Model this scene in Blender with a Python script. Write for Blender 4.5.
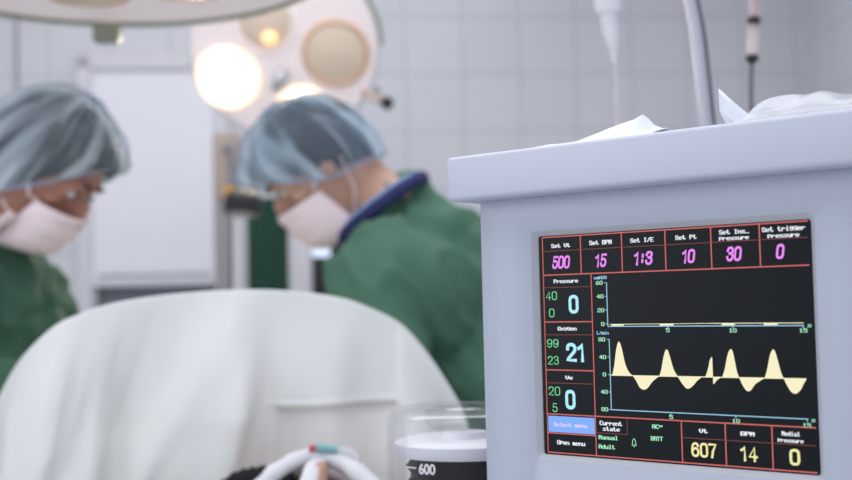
import bpy, bmesh, math, random
from mathutils import Vector, Matrix, noise
random.seed(4)
for o in list(bpy.data.objects): bpy.data.objects.remove(o)
C = bpy.context.scene.collection
SC = bpy.context.scene
R = math.radians
V = Vector

# ------------------------------------------------------------------ camera
CZ = 1.35
F = 1183.0
pitch, roll = R(3.00188), R(-1.307465)
fw = V((0, math.cos(pitch), math.sin(pitch))); up0 = V((0, -math.sin(pitch), math.cos(pitch))); rt0 = V((1, 0, 0))
RT = rt0*math.cos(roll) + up0*math.sin(roll)
UP = -rt0*math.sin(roll) + up0*math.cos(roll)
cam = bpy.data.cameras.new('camera'); camo = bpy.data.objects.new('camera', cam); C.objects.link(camo)
M3 = Matrix((RT, UP, -fw)).transposed().to_4x4(); M3.translation = (0, 0, CZ)
camo.matrix_world = M3
cam.sensor_width = 36; cam.lens = F*36/852; cam.clip_start = .05
cam.dof.use_dof = True; cam.dof.focus_distance = .84; cam.dof.aperture_fstop = 5.0
SC.camera = camo
# ------------------------------------------------------------------ world, lights, exposure
w = bpy.data.worlds.new('world'); SC.world = w; w.use_nodes = True
w.node_tree.nodes['Background'].inputs[0].default_value = (.86, .9, 1, 1)
w.node_tree.nodes['Background'].inputs[1].default_value = .85
def area(name, loc, size, power, col=(1, 1, 1), rot=(0, 0, 0)):
    l = bpy.data.lights.new(name, 'AREA'); l.shape = 'RECTANGLE'; l.size, l.size_y = size; l.energy = power; l.color = col
    o = bpy.data.objects.new(name, l); C.objects.link(o); o.location = loc; o.rotation_euler = rot
    return o
area('added_overhead_fill', (-.35, 2.4, 2.88), (2.4, 2.0), 33, (.97, .98, 1))  # unseen area lights added overhead to fill the room
area('added_overhead_fill', (-.2, .5, 2.88), (1.2, 1.2), 16, (.95, .97, 1))
area('added_left_fill', (-2.4, .3, 1.8), (1.6, 1.4), 18, (.93, .96, 1), (0, R(-90), 0))  # unseen light added to brighten from the left; that wall has no window
SC.view_settings.view_transform = 'Standard'; SC.view_settings.look = 'None'
SC.view_settings.gamma = 1; SC.view_settings.use_curve_mapping = False
SC.view_settings.exposure = -0.13

# ------------------------------------------------------------------ helpers
def at(px, py, y):
    """world point that lies at distance y into the room on the sight line of a measured point"""
    d = fw + RT*((px-426)/F) - UP*((py-240)/F)
    return V((0, 0, CZ)) + d*(y/d.y)
ORG = {}
def finish(me, mat, smooth=True):
    if mat: me.materials.append(mat)
    if smooth:
        for p in me.polygons: p.use_smooth = True
def link(name, me, parent=None, origin=None):
    o = bpy.data.objects.new(name, me); C.objects.link(o)
    if parent:
        o.parent = parent; org = ORG[parent.name]
    else:
        org = V(origin) if origin is not None else V((0, 0, 0)); o.location = org
    me.transform(Matrix.Translation(-org))
    ORG[o.name] = org
    return o
def obj(name, bm, mat, parent=None, origin=None, smooth=True, sharp=40):
    me = bpy.data.meshes.new(name); bmesh.ops.recalc_face_normals(bm, faces=bm.faces[:])
    if smooth:
        for e in bm.edges:
            if len(e.link_faces) == 2 and e.calc_face_angle(0) > R(sharp): e.smooth = False
    bm.to_mesh(me); bm.free(); finish(me, mat, smooth)
    return link(name, me, parent, origin)
def thing(name, loc, label, cat, group=None):
    o = bpy.data.objects.new(name, None); C.objects.link(o); o.location = loc; o.empty_display_size = .05
    ORG[o.name] = V(loc); return tag(o, label, cat, group)
def tag(o, label, cat=None, group=None):
    o['label'] = label
    if cat: o['category'] = cat
    if group: o['group'] = group
    return o
def struct(o): o['kind'] = 'structure'; return o

def xf(bm, verts, m):
    bmesh.ops.transform(bm, matrix=m, verts=verts)
def box(bm, c, s, m=None, bevel=0, seg=2):
    r = bmesh.ops.create_cube(bm, size=1); vs = r['verts']
    for v in vs: v.co = V((v.co.x*s[0]+c[0], v.co.y*s[1]+c[1], v.co.z*s[2]+c[2]))
    if bevel:
        es = list({e for v in vs for e in v.link_edges})
        rb = bmesh.ops.bevel(bm, geom=es, offset=bevel, segments=seg, affect='EDGES', profile=.5)
        vs = list({v for f in rb['faces'] for v in f.verts} | {v for v in vs if v.is_valid})
    if m is not None:
        vs = [v for v in vs if v.is_valid]
        allv = set(vs)
        for v in list(allv):
            for f in v.link_faces: allv.update(f.verts)
        xf(bm, list(allv), m)
def frame_at(d):
    d = d.normalized(); a = V((0, 0, 1)) if abs(d.z) < .9 else V((1, 0, 0))
    x = a.cross(d).normalized(); return x, d.cross(x)
def tube(bm, pts, r, seg=12, flat=1.0):
    pts = [V(p) for p in pts]; n = len(pts)
    rs = r if isinstance(r, (list, tuple)) else [r]*n
    rings = []; px = None
    for i, p in enumerate(pts):
        d = (pts[min(i+1, n-1)] - pts[max(i-1, 0)]).normalized()
        if px is None: x, y = frame_at(d)
        else:
            x = (px - d*px.dot(d)).normalized(); y = d.cross(x)
        px = x
        rings.append([bm.verts.new(p + (x*math.cos(t) + y*flat*math.sin(t))*rs[i]) for t in [2*math.pi*k/seg for k in range(seg)]])
    for a, b in zip(rings, rings[1:]):
        for k in range(seg): bm.faces.new((a[k], a[(k+1) % seg], b[(k+1) % seg], b[k]))
    bm.faces.new(rings[0][::-1]); bm.faces.new(rings[-1])
def smoothpts(pts, n=8):
    pts = [V(p) for p in pts]; P = [pts[0]] + pts + [pts[-1]]; out = []
    for i in range(1, len(P)-2):
        for k in range(n):
            t = k/n; a, b, c, d = P[i-1], P[i], P[i+1], P[i+2]
            out.append(.5*((2*b) + (c-a)*t + (2*a-5*b+4*c-d)*t*t + (3*b-a-3*c+d)*t**3))
    out.append(pts[-1]); return out
def lathe(bm, prof, m=None, seg=48, cap=True):
    rings = []
    for r, z in prof:
        rings.append([bm.verts.new((max(r, 1e-5)*math.cos(2*math.pi*k/seg), max(r, 1e-5)*math.sin(2*math.pi*k/seg), z)) for k in range(seg)])
    for a, b in zip(rings, rings[1:]):
        for k in range(seg): bm.faces.new((a[k], a[(k+1) % seg], b[(k+1) % seg], b[k]))
    if cap: bm.faces.new(rings[0][::-1]); bm.faces.new(rings[-1])
    if m is not None: xf(bm, [v for r_ in rings for v in r_], m)
def ell(bm, c, r, m=None, sub=3):
    rr = bmesh.ops.create_icosphere(bm, subdivisions=sub, radius=1)
    for v in rr['verts']: v.co = V((v.co.x*r[0], v.co.y*r[1], v.co.z*r[2])) + V(c)
    if m is not None: xf(bm, rr['verts'], m)
def capsule(bm, a, b, ra, rb, flat=1.0, seg=14):
    a, b = V(a), V(b); d = b-a; L = max(d.length, 1e-4); d = d/L
    pts = []; rs = []
    for k in range(6):
        t = -math.pi/2*(1 - k/5*.98); pts.append(a + d*ra*math.sin(t)); rs.append(max(ra*math.cos(t), .0005))
    for k in range(6):
        t = math.pi/2*(k/5*.98); pts.append(b + d*rb*math.sin(t)); rs.append(max(rb*math.cos(t), .0005))
    tube(bm, pts, rs, seg, flat)
def chain(bm, pts, rs, flat=1.0):
    for i in range(len(pts)-1): capsule(bm, pts[i], pts[i+1], rs[i], rs[i+1], flat)
def Rm(heading, tilt, c, side=0):
    return Matrix.Translation(c) @ Matrix.Rotation(heading, 4, 'Z') @ Matrix.Rotation(-tilt, 4, 'X') @ Matrix.Rotation(side, 4, 'Y')
def remesh(bm, voxel, smooth=4, wrinkle=None):
    bmesh.ops.recalc_face_normals(bm, faces=bm.faces[:])
    me = bpy.data.meshes.new('tmp'); bm.to_mesh(me); bm.free()
    o = bpy.data.objects.new('tmp', me); C.objects.link(o)
    md = o.modifiers.new('r', 'REMESH'); md.mode = 'VOXEL'; md.voxel_size = voxel
    ms = o.modifiers.new('s', 'SMOOTH'); ms.iterations = smooth; ms.factor = .5
    dg = bpy.context.evaluated_depsgraph_get(); dg.update()
    res = bpy.data.meshes.new_from_object(o.evaluated_get(dg))
    bpy.data.objects.remove(o); bpy.data.meshes.remove(me)
    res.materials.clear()
    if wrinkle:
        nn = [v.normal.copy() for v in res.vertices]
        for v, n_ in zip(res.vertices, nn): v.co += n_*wrinkle(v.co)
    return res
def robj(name, bm, voxel, mat, parent, smooth=4, wrinkle=None, origin=None):
    me = remesh(bm, voxel, smooth, wrinkle); me.name = name; finish(me, mat); return link(name, me, parent, origin)

# ------------------------------------------------------------------ materials
def mat(name, col, rough=.5, metal=0, emit=None, es=0, alpha=None, noise_amt=0, nscale=30, bump=0, bscale=80, trans=0, sss=0, spec=.5, coat=0):
    m = bpy.data.materials.new(name); m.use_nodes = True; nt = m.node_tree; b = nt.nodes['Principled BSDF']
    b.inputs['Base Color'].default_value = (*col, 1); b.inputs['Roughness'].default_value = rough; b.inputs['Metallic'].default_value = metal
    b.inputs['Specular IOR Level'].default_value = spec; b.inputs['Coat Weight'].default_value = coat
    tc = nt.nodes.new('ShaderNodeTexCoord')
    nz = nt.nodes.new('ShaderNodeTexNoise'); nz.inputs['Scale'].default_value = nscale; nt.links.new(tc.outputs['Object'], nz.inputs['Vector'])
    mx = nt.nodes.new('ShaderNodeMix'); mx.data_type = 'RGBA'; k = noise_amt
    mx.inputs[6].default_value = (*[c*(1-k) for c in col], 1); mx.inputs[7].default_value = (*[min(1, c*(1+k)) for c in col], 1)
    nt.links.new(nz.outputs['Fac'], mx.inputs[0]); nt.links.new(mx.outputs[2], b.inputs['Base Color'])
    if bump:
        n2 = nt.nodes.new('ShaderNodeTexNoise'); n2.inputs['Scale'].default_value = bscale; nt.links.new(tc.outputs['Object'], n2.inputs['Vector'])
        bp = nt.nodes.new('ShaderNodeBump'); bp.inputs['Strength'].default_value = bump; bp.inputs['Distance'].default_value = .01
        nt.links.new(n2.outputs['Fac'], bp.inputs['Height']); nt.links.new(bp.outputs[0], b.inputs['Normal'])
    if emit: b.inputs['Emission Color'].default_value = (*emit, 1); b.inputs['Emission Strength'].default_value = es
    if alpha is not None: b.inputs['Alpha'].default_value = alpha
    if trans: b.inputs['Transmission Weight'].default_value = trans
    if sss: b.inputs['Subsurface Weight'].default_value = sss; b.inputs['Subsurface Radius'].default_value = (.012, .005, .003)
    return m
def s2l(r, g, b):
    f = lambda c: (c/255/12.92) if c/255 < .04045 else ((c/255+.055)/1.055)**2.4
    return (f(r), f(g), f(b))
def flat_emit(name, rgb, s=1.0):
    c = s2l(*rgb); return mat(name, (.01, .01, .01), .4, emit=c, es=s/(2**SC.view_settings.exposure), spec=.1)
MT = {}
MT['housing'] = mat('painted_housing', s2l(184, 189, 205), .45, noise_amt=.015, nscale=8, bump=.02, bscale=900)
MT['lid'] = mat('lid_plastic', s2l(200, 202, 218), .42, noise_amt=.015, nscale=8)
MT['bezel'] = mat('bezel_plastic', s2l(190, 194, 202), .4)
MT['glass_screen'] = mat('screen_glass', s2l(22, 26, 30), .35, spec=.12)
MT['black'] = mat('black_plastic', (.012, .012, .014), .45, noise_amt=.1)
MT['rubber'] = mat('black_rubber', (.006, .006, .007), .7, noise_amt=.2, spec=.2)
MT['steel'] = mat('brushed_steel', (.62, .63, .66), .28, 1, noise_amt=.06)
MT['greymetal'] = mat('grey_enamel', s2l(150, 150, 152), .4, .2, noise_amt=.05)
MT['white'] = mat('white_enamel', s2l(225, 224, 230), .35, noise_amt=.02)
MT['beigepaint'] = mat('beige_enamel', s2l(190, 172, 165), .4, noise_amt=.05)
MT['skin'] = mat('skin_tan', s2l(172, 122, 104), .5, noise_amt=.08, nscale=18, sss=.15, bump=.05, bscale=300)
MT['skin_light'] = mat('skin_fair', s2l(196, 154, 134), .5, noise_amt=.07, nscale=18, sss=.15, bump=.05, bscale=300)
MT['hair'] = mat('dark_hair', (.03, .025, .025), .55, noise_amt=.4, nscale=90, bump=.4, bscale=150)
MT['greyhair'] = mat('greying_hair', (.045, .045, .05), .55, noise_amt=.5, nscale=60, bump=.4, bscale=150)
MT['gown'] = mat('green_gown_cloth', s2l(64, 102, 82), .85, noise_amt=.22, nscale=6, bump=.25, bscale=60)
MT['gown_dark'] = mat('green_gown_cloth_light', s2l(74, 114, 94), .85, noise_amt=.2, nscale=6, bump=.25, bscale=60)
MT['navy'] = mat('navy_cloth', s2l(40, 48, 96), .85, noise_amt=.1)
MT['bluecloth'] = mat('light_blue_cloth', s2l(150, 175, 215), .85, noise_amt=.1)
MT['mask'] = mat('white_mask_cloth', s2l(246, 226, 229), .8, noise_amt=.04, nscale=40, bump=.1, bscale=120)
MT['glove'] = mat('latex_glove', s2l(225, 220, 205), .45, noise_amt=.03)
MT['eye'] = mat('eye_white', (.7, .68, .66), .2)
MT['iris'] = mat('dark_iris', (.02, .012, .008), .15)
MT['armgrey'] = mat('arm_grey_enamel', s2l(188, 190, 202), .35, .1)
MT['darktube'] = mat('dark_tube', s2l(96, 98, 106), .5)
MT['teal'] = mat('teal_plastic', s2l(130, 182, 184), .35)
MT['yellow'] = mat('yellow_plastic', s2l(235, 180, 70), .5)
MT['orange'] = mat('amber_glass', s2l(230, 160, 90), .3)
MT['darkgreen'] = mat('dark_green_cloth', s2l(34, 76, 62), .9, noise_amt=.15, nscale=5)
MT['blackfluid'] = mat('black_bellows_rubber', (.004, .004, .005), .6, spec=.15)
MT['redfluid'] = mat('red_fluid', s2l(190, 80, 95), .4)
MT['pinkclear'] = mat('pinkish_clear_plastic', s2l(242, 228, 226), .3, alpha=.45)
MT['paper'] = mat('white_paper', s2l(232, 235, 242), .75, noise_amt=.02)
MT['tablepad'] = mat('black_vinyl', (.02, .02, .022), .4, noise_amt=.1)
MT['floor'] = mat('floor_vinyl', s2l(205, 208, 210), .4, noise_amt=.05, nscale=3)
MT['ceiling'] = mat('ceiling_paint', s2l(225, 226, 230), .8, noise_amt=.02)
MT['shade'] = mat('grey_recess_paint', s2l(140, 143, 152), .6, noise_amt=.05)
MT['frostpane'] = mat('white_panel_paint', s2l(246, 246, 252), .45, noise_amt=.015)
MT['lampface'] = mat('lamp_face_added_glow', s2l(240, 228, 230), .35, noise_amt=.02, emit=(1, .9, .9), es=.22)  # weak emission added so the dish faces look brighter than the room lights them
MT['rim'] = mat('lamp_rim_rubber', s2l(150, 156, 140), .5, noise_amt=.05)
MT['reflector'] = mat('warm_reflector_glass', s2l(240, 220, 198), .5, noise_amt=.06, nscale=25)
MT['reflrim'] = mat('amber_reflector_ring', s2l(228, 190, 160), .3, noise_amt=.15, nscale=20)
MT['lit'] = mat('lit_lamp_glass', (1, .9, .75), .3, emit=(1, .86, .66), es=7)
MT['lit2'] = mat('lit_lamp_glass_soft', (1, .9, .75), .3, emit=(1, .88, .72), es=4)
MT['halo_ring'] = mat('reflector_ring_halo_glow', (1, .8, .6), .3, emit=(1, .68, .42), es=1.3)  # peach halo around the lit reflectors, put into the ring as emission
MT['amberlit'] = mat('amber_bulb', (1, .7, .4), .3, emit=(1, .62, .28), es=1.0)

def clear_mat(name, col, fac, rough=.08):
    m = bpy.data.materials.new(name); m.use_nodes = True; nt = m.node_tree; nt.nodes.remove(nt.nodes['Principled BSDF'])
    out = nt.nodes['Material Output']; tr = nt.nodes.new('ShaderNodeBsdfTransparent'); gl = nt.nodes.new('ShaderNodeBsdfGlossy'); gl.inputs['Roughness'].default_value = rough
    df = nt.nodes.new('ShaderNodeBsdfDiffuse'); df.inputs[0].default_value = (*col, 1)
    mx = nt.nodes.new('ShaderNodeMixShader'); mx.inputs[0].default_value = fac
    nt.links.new(tr.outputs[0], mx.inputs[1]); nt.links.new(df.outputs[0], mx.inputs[2])
    m2 = nt.nodes.new('ShaderNodeMixShader'); fr = nt.nodes.new('ShaderNodeLayerWeight'); fr.inputs[0].default_value = .22
    ml = nt.nodes.new('ShaderNodeMath'); ml.operation = 'MULTIPLY'; ml.inputs[1].default_value = .22; nt.links.new(fr.outputs['Fresnel'], ml.inputs[0])
    nt.links.new(ml.outputs[0], m2.inputs[0]); nt.links.new(mx.outputs[0], m2.inputs[1]); nt.links.new(gl.outputs[0], m2.inputs[2]); nt.links.new(m2.outputs[0], out.inputs[0])
    return m
MT['clear'] = clear_mat('clear_dome_plastic', (.9, .92, .98), .015, .12)
MT['film'] = clear_mat('clear_plastic_film', (.95, .96, 1), .2, .2)
MT['dripclear'] = clear_mat('clear_drip_plastic', (.95, .95, 1), .5, .15)
MT['tubeclear'] = clear_mat('clear_tube_plastic', (.9, .9, .95), .45, .15)

def cap_mat(name, c1, c2, lo, hi):
    m = bpy.data.materials.new(name); m.use_nodes = True; nt = m.node_tree; nt.nodes.remove(nt.nodes['Principled BSDF'])
    out = nt.nodes['Material Output']; N = nt.nodes.new; L = nt.links.new
    uv = N('ShaderNodeUVMap'); mp = N('ShaderNodeMapping'); mp.inputs['Scale'].default_value = (14, .8, 1); L(uv.outputs[0], mp.inputs[0])
    nz = N('ShaderNodeTexNoise'); nz.inputs['Scale'].default_value = 1.0; nz.inputs['Detail'].default_value = 3; nz.inputs['Distortion'].default_value = .6; L(mp.outputs[0], nz.inputs['Vector'])
    rg = N('ShaderNodeMapRange'); rg.inputs[1].default_value = .46; rg.inputs[2].default_value = .64; rg.inputs[3].default_value = lo; rg.inputs[4].default_value = hi; L(nz.outputs['Fac'], rg.inputs[0])
    lw = N('ShaderNodeLayerWeight'); lw.inputs[0].default_value = .3
    ad = N('ShaderNodeMath'); ad.operation = 'MULTIPLY_ADD'; ad.inputs[1].default_value = .65; L(lw.outputs['Facing'], ad.inputs[0]); L(rg.outputs[0], ad.inputs[2]); ad.use_clamp = True
    col = N('ShaderNodeMix'); col.data_type = 'RGBA'; col.inputs[6].default_value = (*c1, 1); col.inputs[7].default_value = (*c2, 1); L(nz.outputs['Fac'], col.inputs[0])
    df = N('ShaderNodeBsdfDiffuse'); tl = N('ShaderNodeBsdfTranslucent'); L(col.outputs[2], df.inputs[0]); L(col.outputs[2], tl.inputs[0])
    a = N('ShaderNodeMixShader'); a.inputs[0].default_value = .35; L(df.outputs[0], a.inputs[1]); L(tl.outputs[0], a.inputs[2])
    tr = N('ShaderNodeBsdfTransparent'); b = N('ShaderNodeMixShader'); L(ad.outputs[0], b.inputs[0]); L(tr.outputs[0], b.inputs[1]); L(a.outputs[0], b.inputs[2])
    L(b.outputs[0], out.inputs[0]); return m
MT['cap'] = cap_mat('sheer_cap_fabric', s2l(160, 200, 228), s2l(248, 250, 250), .13, .9)
MT['cap_blue'] = cap_mat('sheer_blue_cap_fabric', s2l(150, 195, 230), s2l(230, 242, 250), .13, .9)

def cloth_mat(name, c, tr=.25):
    m = bpy.data.materials.new(name); m.use_nodes = True; nt = m.node_tree; nt.nodes.remove(nt.nodes['Principled BSDF']); N = nt.nodes.new; L = nt.links.new
    out = nt.nodes['Material Output']; df = N('ShaderNodeBsdfDiffuse'); tl = N('ShaderNodeBsdfTranslucent')
    tc = N('ShaderNodeTexCoord'); nz = N('ShaderNodeTexNoise'); nz.inputs['Scale'].default_value = 9; L(tc.outputs['Object'], nz.inputs['Vector'])
    mx = N('ShaderNodeMix'); mx.data_type = 'RGBA'; mx.inputs[6].default_value = (*[x*.96 for x in c], 1); mx.inputs[7].default_value = (*c, 1); L(nz.outputs['Fac'], mx.inputs[0])
    n2 = N('ShaderNodeTexNoise'); n2.inputs['Scale'].default_value = 14; L(tc.outputs['Object'], n2.inputs['Vector'])
    bp = N('ShaderNodeBump'); bp.inputs['Strength'].default_value = .25; bp.inputs['Distance'].default_value = .01; L(n2.outputs['Fac'], bp.inputs['Height'])
    for s in (df, tl): L(mx.outputs[2], s.inputs[0]); L(bp.outputs[0], s.inputs['Normal'])
    a = N('ShaderNodeMixShader'); a.inputs[0].default_value = tr; L(df.outputs[0], a.inputs[1]); L(tl.outputs[0], a.inputs[2]); L(a.outputs[0], out.inputs[0]); return m
MT['drape'] = cloth_mat('white_drape_cloth', s2l(250, 251, 249), .22)
MT['gauze'] = cloth_mat('white_gauze', s2l(236, 236, 240), .1)

def tile_mat(name, c, cj, t=.205, off=(0, 0)):
    m = mat(name, c, .22, spec=.4); nt = m.node_tree; b = nt.nodes['Principled BSDF']; N = nt.nodes.new; L = nt.links.new
    tc = N('ShaderNodeTexCoord'); sp = N('ShaderNodeSeparateXYZ'); L(tc.outputs['Object'], sp.inputs[0])
    cb = N('ShaderNodeCombineXYZ')
    for i, ax in enumerate(('X', 'Z')):
        a = N('ShaderNodeMath'); a.operation = 'ADD'; a.inputs[1].default_value = off[i]; L(sp.outputs[ax], a.inputs[0]); L(a.outputs[0], cb.inputs[i])
    br = N('ShaderNodeTexBrick'); br.offset = 0; br.squash = 1
    br.inputs['Scale'].default_value = 1; br.inputs['Brick Width'].default_value = t; br.inputs['Row Height'].default_value = t
    br.inputs['Mortar Size'].default_value = .004; br.inputs['Mortar Smooth'].default_value = .2
    br.inputs['Color1'].default_value = (*c, 1); br.inputs['Color2'].default_value = (*[x*.97 for x in c], 1); br.inputs['Mortar'].default_value = (*cj, 1)
    L(cb.outputs[0], br.inputs['Vector']); L(br.outputs['Color'], b.inputs['Base Color'])
    bp = N('ShaderNodeBump'); bp.inputs['Strength'].default_value = .4; bp.inputs['Distance'].default_value = .002; bp.invert = True
    L(br.outputs['Fac'], bp.inputs['Height']); L(bp.outputs[0], b.inputs['Normal'])
    return m
MT['tile'] = tile_mat('white_wall_tiles', s2l(224, 224, 230), s2l(203, 204, 211), .205, (.06, .098))
MT['tile_side'] = tile_mat('side_wall_tiles', s2l(222, 224, 230), s2l(208, 209, 217), .205, (0, 0))

# ------------------------------------------------------------------ room shell
# back wall is built square in its own frame, then turned so that its right end is farther away
WA = R(5.5)
def wall_piece(name, cx, cz, sx, sz, y0, th, m, parent=None):
    pass
WM = Matrix.Translation((0, 4.16, 0)) @ Matrix.Rotation(WA, 4, 'Z')
def wallobj(name, boxes, m, parent=None, bevel=0):
    bm = bmesh.new()
    for c, s in boxes: box(bm, c, s, bevel=bevel)
    me = bpy.data.meshes.new(name); bm.to_mesh(me); bm.free(); me.materials.append(m)
    o = bpy.data.objects.new(name, me); C.objects.link(o)
    if parent: o.parent = parent
    else: o.matrix_world = WM
    ORG[o.name] = V((0, 0, 0)); return o
def wl(px, py):   # measured point -> wall-local x,z
    a = at(px, py, 1) - V((0, 0, CZ)); inv = WM.inverted(); o = inv @ V((0, 0, CZ)); d = inv.to_3x3() @ a
    p = o + d*(-o.y/d.y); return p.x, p.z
x0, z1 = wl(90, 70); x1, z0 = wl(218, 276); x0b, zb = wl(92, 305)
H = 2.9
WX0, WX1 = -2.75, 2.2
# wall with the opening of the hatch window
zo0 = zb - .12; 
struct(wallobj('wall_back', [(((WX0+x0)/2, .06, H/2), (x0-WX0, .12, H)), (((WX1+x1)/2, .06, H/2), (WX1-x1, .12, H)),
    (((x0+x1)/2, .06, (H+z1)/2), (x1-x0, .12, H-z1)), (((x0+x1)/2, .06, zo0/2), (x1-x0, .12, zo0))], MT['tile']))
win = struct(wallobj('window_1', [(((x0+x1)/2, .008, (z1+z0)/2), (x1-x0, .02, z1-z0))], MT['frostpane']))
fw_ = .05
wallobj('window_frame', [((x0-.02, -.01, (z1+zo0)/2), (fw_, .028, z1-zo0+.08)), ((x1+.02, -.01, (z1+zo0)/2), (fw_, .028, z1-zo0+.08)),
    (((x0+x1)/2, -.01, z1+.02), (x1-x0+.1, .028, .04)), (((x0+x1)/2, -.01, z0-.015), (x1-x0, .05, .03)), (((x0+x1)/2, -.01, zo0-.02), (x1-x0+.1, .08, .05))], MT['white'], win, .004)
wallobj('lower_pane', [(((x0+x1)/2, .05, (z0+zo0)/2), (x1-x0-.02, .02, z0-zo0))], MT['shade'], win)
wallobj('window_seal', [(((x0+x1)/2, .0, z0+.004), (x1-x0-.05, .04, .014))], MT['shade'], win)
# vertical strip left of the hatch
tx, _ = wl(17, 100)
struct(wallobj('trim_1', [((tx, -.004, 1.45), (.006, .010, 2.9))], MT['shade']))
bm = bmesh.new(); box(bm, (-.25, 1.9, -.05), (5.3, 6.2, .1)); struct(obj('floor', bm, MT['floor'], origin=(0, 0, 0), smooth=False))
bm = bmesh.new(); box(bm, (-.25, 1.9, 2.95), (5.3, 6.2, .1)); struct(obj('ceiling', bm, MT['ceiling'], origin=(0, 0, 0), smooth=False))
cx = at(806, 60, 4.28).x
o = struct(wallobj('wall_right', [((0, 0, H/2), (4.9, .12, H))], MT['tile_side']))
o.matrix_world = Matrix.Translation((cx+.06, 4.4-2.45, 0)) @ Matrix.Rotation(R(90), 4, 'Z')
o = struct(wallobj('wall_left', [((0, 0, H/2), (4.6, .12, H))], MT['tile_side']))
o.matrix_world = Matrix.Translation((-2.75, 3.95-2.3, 0)) @ Matrix.Rotation(R(90), 4, 'Z')

# ------------------------------------------------------------------ ventilator with its display
yaw = R(40.416374); DC = V((.16441, .8176, CZ-.03371))
DE = V((math.cos(yaw), -math.sin(yaw), 0)); DN = V((-math.sin(yaw), -math.cos(yaw), 0)); DZ = V((0, 0, 1))
DM = Matrix((DE, DZ, DN)).transposed().to_4x4(); DM.translation = DC      # local x = along front, y = up, z = out of the front
def S(px, py, g=0.0):
    d = fw + RT*((px-426)/F) - UP*((py-240)/F); o = V((0, 0, CZ)); P = o + d*((DC + DN*g - o).dot(DN)/d.dot(DN)) - DC
    return P.dot(DE), P.z
LH = CZ-.03371
cart_top = .985
vent = thing('ventilator', (DC.x, DC.y+.12, cart_top), 'pale grey patient ventilator with overhanging lid and lit colour display, in the right foreground', 'ventilator')
sw, sh = .1042+.0008, .08+.0006
def rrect(hw, hh, r, n=5, cx=0, cy=0):
    out = []
    for sx, sy, a0 in ((1, 1, 0), (-1, 1, 90), (-1, -1, 180), (1, -1, 270)):
        for k in range(n+1):
            a = R(a0+90*k/n); out.append((cx+sx*(hw-r)+r*math.cos(a), cy+sy*(hh-r)+r*math.sin(a)))
    return out
def ringpts(bm, pts, z): return [bm.verts.new((x, y, z)) for x, y in pts]
def bridge(bm, a, b):
    n = len(a)
    for k in range(n): bm.faces.new((a[k], a[(k+1) % n], b[(k+1) % n], b[k]))
# housing: front with rounded opening, then sides and back
yb = cart_top - DC.z + .001; yt = .113
bm = bmesh.new()
hwid = .1583; cyy = (yb+yt)/2; hh = (yt-yb)/2
out0 = ringpts(bm, rrect(hwid, hh, .006, 5, 0, cyy), .0015)
out1 = ringpts(bm, rrect(hwid-.004, hh-.004, .004, 5, 0, cyy), .0045)
inn = ringpts(bm, rrect(sw+.0042, sh+.0042, .005), .0045)
inn2 = ringpts(bm, rrect(sw+.0036, sh+.0036, .0045), .0040)
innb = ringpts(bm, rrect(sw+.002, sh+.002, .003), -.012)
outb = ringpts(bm, rrect(hwid, hh, .006, 5, 0, cyy), -.28)
bridge(bm, outb, out0); bridge(bm, out0, out1); bridge(bm, out1, inn); bridge(bm, inn, inn2); bridge(bm, inn2, innb); bm.faces.new(outb)
xf(bm, bm.verts[:], DM); obj('housing', bm, MT['housing'], vent, sharp=50)
bm = bmesh.new()   # bezel funnel
a = ringpts(bm, rrect(sw+.0036, sh+.0036, .0045), .0040); b = ringpts(bm, rrect(sw+.0006, sh+.0006, .0022), .0008)
c = ringpts(bm, rrect(sw+.0002, sh+.0002, .002), .0001); d = ringpts(bm, rrect(sw+.0002, sh+.0002, .002), -.003)
e2 = ringpts(bm, rrect(sw+.0036, sh+.0036, .0045), .0030)
bridge(bm, e2, a); bridge(bm, a, b); bridge(bm, b, c); bridge(bm, c, d); xf(bm, bm.verts[:], DM); obj('bezel', bm, MT['bezel'], vent, sharp=60)
bm = bmesh.new(); box(bm, (0, .1277+.0003, -.13), (.35, .0345, .305), bevel=.0035, seg=3); xf(bm, bm.verts[:], DM); obj('lid', bm, MT['lid'], vent, sharp=70)
bm = bmesh.new()
bm.free()
for sx in (-1, 1):
    bm = bmesh.new(); box(bm, (sx*.159, 0, -.14), (.003, .06, .12), DM, .001, 1); obj('side_vent', bm, MT['bezel'], vent)
bm = bmesh.new(); f_ = ringpts(bm, rrect(sw, sh, .0015), 0); bm.faces.new(f_)
r2 = ringpts(bm, rrect(sw, sh, .0015), -.006); bridge(bm, r2, f_); bm.faces.new(r2[::-1])
xf(bm, bm.verts[:], DM); scr = tag(obj('display', bm, MT['glass_screen'], vent, smooth=False), 'black lit display with red grid lines, coloured numbers and cream waveforms')
EM = {k: flat_emit('display_'+k, v) for k, v in dict(red=(205, 104, 100), redthin=(125, 66, 66), white=(236, 240, 248), magenta=(236, 140, 244), green=(120, 215, 150), mint=(160, 232, 190),
      cyan=(176, 236, 250), axis=(150, 200, 228), cream=(247, 240, 200), yellow=(240, 232, 165), blue=(130, 175, 250), pinkwhite=(225, 205, 250), panel=(43, 48, 56)).items()}
Z0 = .00025
def poly2(bm, pts, z):
    vs = [bm.verts.new((x, y, z)) for x, y in pts]
    try: bm.faces.new(vs)
    except ValueError: pass
def seg2(bm, a, b, wd, z):
    a, b = V((*a, 0)), V((*b, 0)); d = (b-a).normalized(); n = V((-d.y, d.x, 0))*wd/2
    poly2(bm, [((a+n).x, (a+n).y), ((b+n).x, (b+n).y), ((b-n).x, (b-n).y), ((a-n).x, (a-n).y)], z)
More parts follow.
